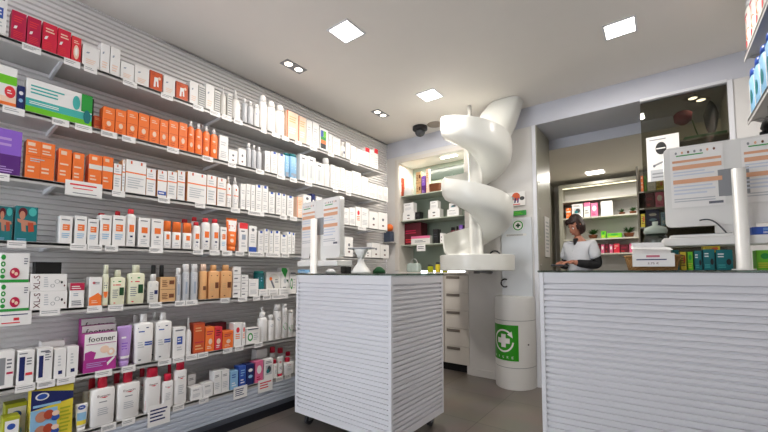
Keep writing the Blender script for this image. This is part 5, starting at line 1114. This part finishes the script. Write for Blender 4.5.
# white open carton in basket
t = empty('leaflet_box', p+Vector((0, 0, .02)), rzc, 'white open cardboard box sitting in the wicker basket', 'box')
bm = bmesh.new(); pr = [(-.075, .0), (.07, .0), (.073, .085), (.05, .097), (.045, .115), (-.08, .118), (-.078, .1)]
f = [bm.verts.new((x, -.045, z)) for x, z in pr]; g_ = [bm.verts.new((x, .045, z+.006*(z > .05))) for x, z in pr]; bm.faces.new(f); bm.faces.new(g_[::-1])
for k in range(len(pr)): bm.faces.new((f[k], g_[k], g_[(k+1) % len(pr)], f[(k+1) % len(pr)]))
bmesh.ops.recalc_face_normals(bm, faces=bm.faces); link('box_body', bm, mat('white', .5), t)
bm = bmesh.new(); quad(bm, [(-.078, -.046, .1), (.07, -.046, .09), (.08, -.062, .078), (-.085, -.062, .088)]); quad(bm, [(-.085, -.0625, .087), (.08, -.0625, .077), (.07, -.0465, .089), (-.078, -.0465, .099)])
link('front_flap', bm, mat('white', .5), t)
W, H = .165, .064; mats = [mat('white', .5)]; bm = bmesh.new(); box(bm, -W/2, W/2, 0, .0012, 0, H)
prints(bm, W, H, lambda x, z: 0., [('r', .34,.66,.7,.86,'crimson2'), ('l', .1,.92,.44,.62,1,'navy'), ('t', '3,75 €', .5,.24,.26,.17,'wine')], mats)
o = link('price_card', bm, mats); q = Vector((.0, -.079, .018)); q.rotate(Matrix.Rotation(rzc, 3, 'Z')); place(o, p+q, rzc); tag(o, 'white price card with red and blue lettering on the wicker basket', 'sign')
# glass jar
p = onc(657, .42); t = empty('glass_jar', p+Vector((0, 0, .0006)), 0, 'clear glass jar with lid behind the wicker basket', 'jar')
bm = bmesh.new(); lathe(bm, [(.05, 0), (.055, .02), (.055, .17), (.046, .2)], 28); link('jar_body', bm, M_clear, t)
bm = bmesh.new(); lathe(bm, [(.05, .2), (.056, .215), (.05, .235), (.012, .25), (.014, .27)], 28); link('lid', bm, mat('lidglass', .1, col=(150,160,150)), t)
# leaflet cartons below the tray
L_ = [(673,680,250,'tealp'),(680.5,687,252,'yelp'),(687.5,694,252,'limep'),(694.5,703,251,'tealp'),(703.5,716,249,'tealp'),(716.5,734,250,'tealp')]
D_ = ['teal carton right beside the wicker basket','narrow yellow carton on the sales counter','narrow lime carton on the sales counter','small teal carton on the sales counter','wider teal carton on the sales counter','widest teal carton against the sales counter post']
for (a, b_, yt, st), d_ in zip(L_, D_):
    pa, pb_ = onc(a, .2), onc(b_, .2); H = z_at(yt, pa.x, pa.y)-CT; w = (pb_-pa).length-.003
    o = carton(w, .05, min(H, .1), st); place(o, (pa+pb_)/2+Vector((0, 0, .0006)), RCA); tag(o, d_, 'box')
pa, pb_ = onc(705, .19), onc(727, .19)
o = carton((pb_-pa).length*.8, .045, .03, 'yelp'); place(o, (pa+pb_)/2+Vector((-.01, .015, .085)), RCA); tag(o, 'flat yellow and brown packet lying on the teal cartons', 'box')
pa, pb_ = onc(757, .2), onc(775, .2); o = carton((pb_-pa).length, .05, .09, 'limep'); place(o, (pa+pb_)/2+Vector((0, 0, .0006)), RCA); tag(o, 'bright lime carton right of the sales counter post', 'box')

# ---------------------------------------------------------------- right wall shelving (upper right corner)
RX = .445; RY = 2.98
RZ = [2.39, 2.007]
for i, z in enumerate(RZ):
    t = empty('corner_shelf', (RX, RY, z), 0, ['upper', 'lower'][i]+' wall shelf at the top right of the picture', 'shelf', 'shelves on the right wall')
    bm = bmesh.new(); box(bm, 0, WR-RX-.001, -1.2, 0, -.012, 0); box(bm, 0, .004, -1.2, 0, -.03, .002); link('shelf_board', bm, M_shelf, t)
    bm = bmesh.new(); a = [(.02, -.03, -.012), (WR-RX-.002, -.03, -.012), (WR-RX-.002, -.03, -.16)]; f = [bm.verts.new(q) for q in a]; g_ = [bm.verts.new((q[0], -.012, q[2])) for q in a]
    bm.faces.new(f); bm.faces.new(g_[::-1])
    for k in range(3): bm.faces.new((f[k], g_[k], g_[(k+1) % 3], f[(k+1) % 3]))
    bmesh.ops.recalc_face_normals(bm, faces=bm.faces); link('bracket', bm, M_shelf, t)
BS['mask'] = dict(body='offwhite', cap='lgrey', caph=.12, capw=.7, neck=.6, print=[('o', .3,.7,.3,.16,'coral'), ('o', .7,.4,.3,.14,'orange'), ('o', .4,.2,.2,.08,'coral'), ('l', .3,.9,.82,.94,1,'crimson')], n=3, sh=.1)
BS['bluewt'] = dict(body='sky', cap='blue', caph=.14, capw=.7, neck=.6, print=[('r', .0,.45,.05,.9,'white'), ('l', .1,.4,.2,.7,3,'coral'), ('o', .7,.5,.15,.2,'teal')], n=3, sh=.1)
for i, z in enumerate(RZ):
    for k in range(6):
        y = RY-.075-.135*k; o = bottle(.12, .08, [.30, .27][i], BS[['mask', 'bluewt'][i]], '')
        place(o, (RX+.006, y, z+.0006), -PI/2)
        d_ = ['white and orange patterned bottle', 'pale blue bottle'][i]
        tag(o, f'{ORDR[k]} {d_} counted from the opening, {["upper", "lower"][i]} right-wall shelf' if k else f'{d_} nearest the opening, {["upper", "lower"][i]} right-wall shelf', 'bottle', f'bottles on the {["upper", "lower"][i]} right-wall shelf')
bm = bmesh.new(); pts = [(0, .06*math.cos(R(a)), .06*math.sin(R(a))) for a in range(0, 361, 15)]
tube(bm, pts, .022, 12, cap=False); tube(bm, [(0, 0, .07), (0, 0, .1355)], .006, 8)
o = link('travel_pillow', bm, mat('black', .7)); place(o, (RX+.05, 2.75, 1.8595), R(10)); tag(o, 'black ring-shaped product hanging under the lower right-wall shelf', 'ring')

# end-of-shelf decoration near the corner
bm = bmesh.new(); bmesh.ops.create_uvsphere(bm, u_segments=18, v_segments=12, radius=.05); zc = 1.66
for v in bm.verts: v.co.z *= .95
for f in bm.faces: f.smooth = True
pz = on(395, 214, 0, -2.60)
o = link('orange_ball', bm, mat('orange', .6)); place(o, (AX0-.105, WB-.055, 1.66)); tag(o, 'orange ball decoration at the corner beside the alcove', 'decoration')
bm = bmesh.new(); box(bm, -.05, .05, -.04, .04, 0, .13, 0, .004); o = link('carton', bm, mat('steel', .5, col=(70,80,100))); place(o, (AX0-.115, WB-.05, 1.48)); tag(o, 'slate-blue carton below the orange ball', 'box')
bm = bmesh.new(); box(bm, -.08, .08, -.09, -.0, -.014, 0, 0, .002); o = link('corner_bracket_shelf', bm, M_shelf); place(o, (AX0-.105, WB-.0005, 1.479)); tag(o, 'small bracket shelf in the corner carrying the slate-blue carton', 'shelf')

# ---------------------------------------------------------------- daylight
w = bpy.data.worlds.new('world'); bpy.context.scene.world = w; w.use_nodes = True
bg = w.node_tree.nodes['Background']; bg.inputs[0].default_value = (.90, .94, 1, 1); bg.inputs[1].default_value = 4.7
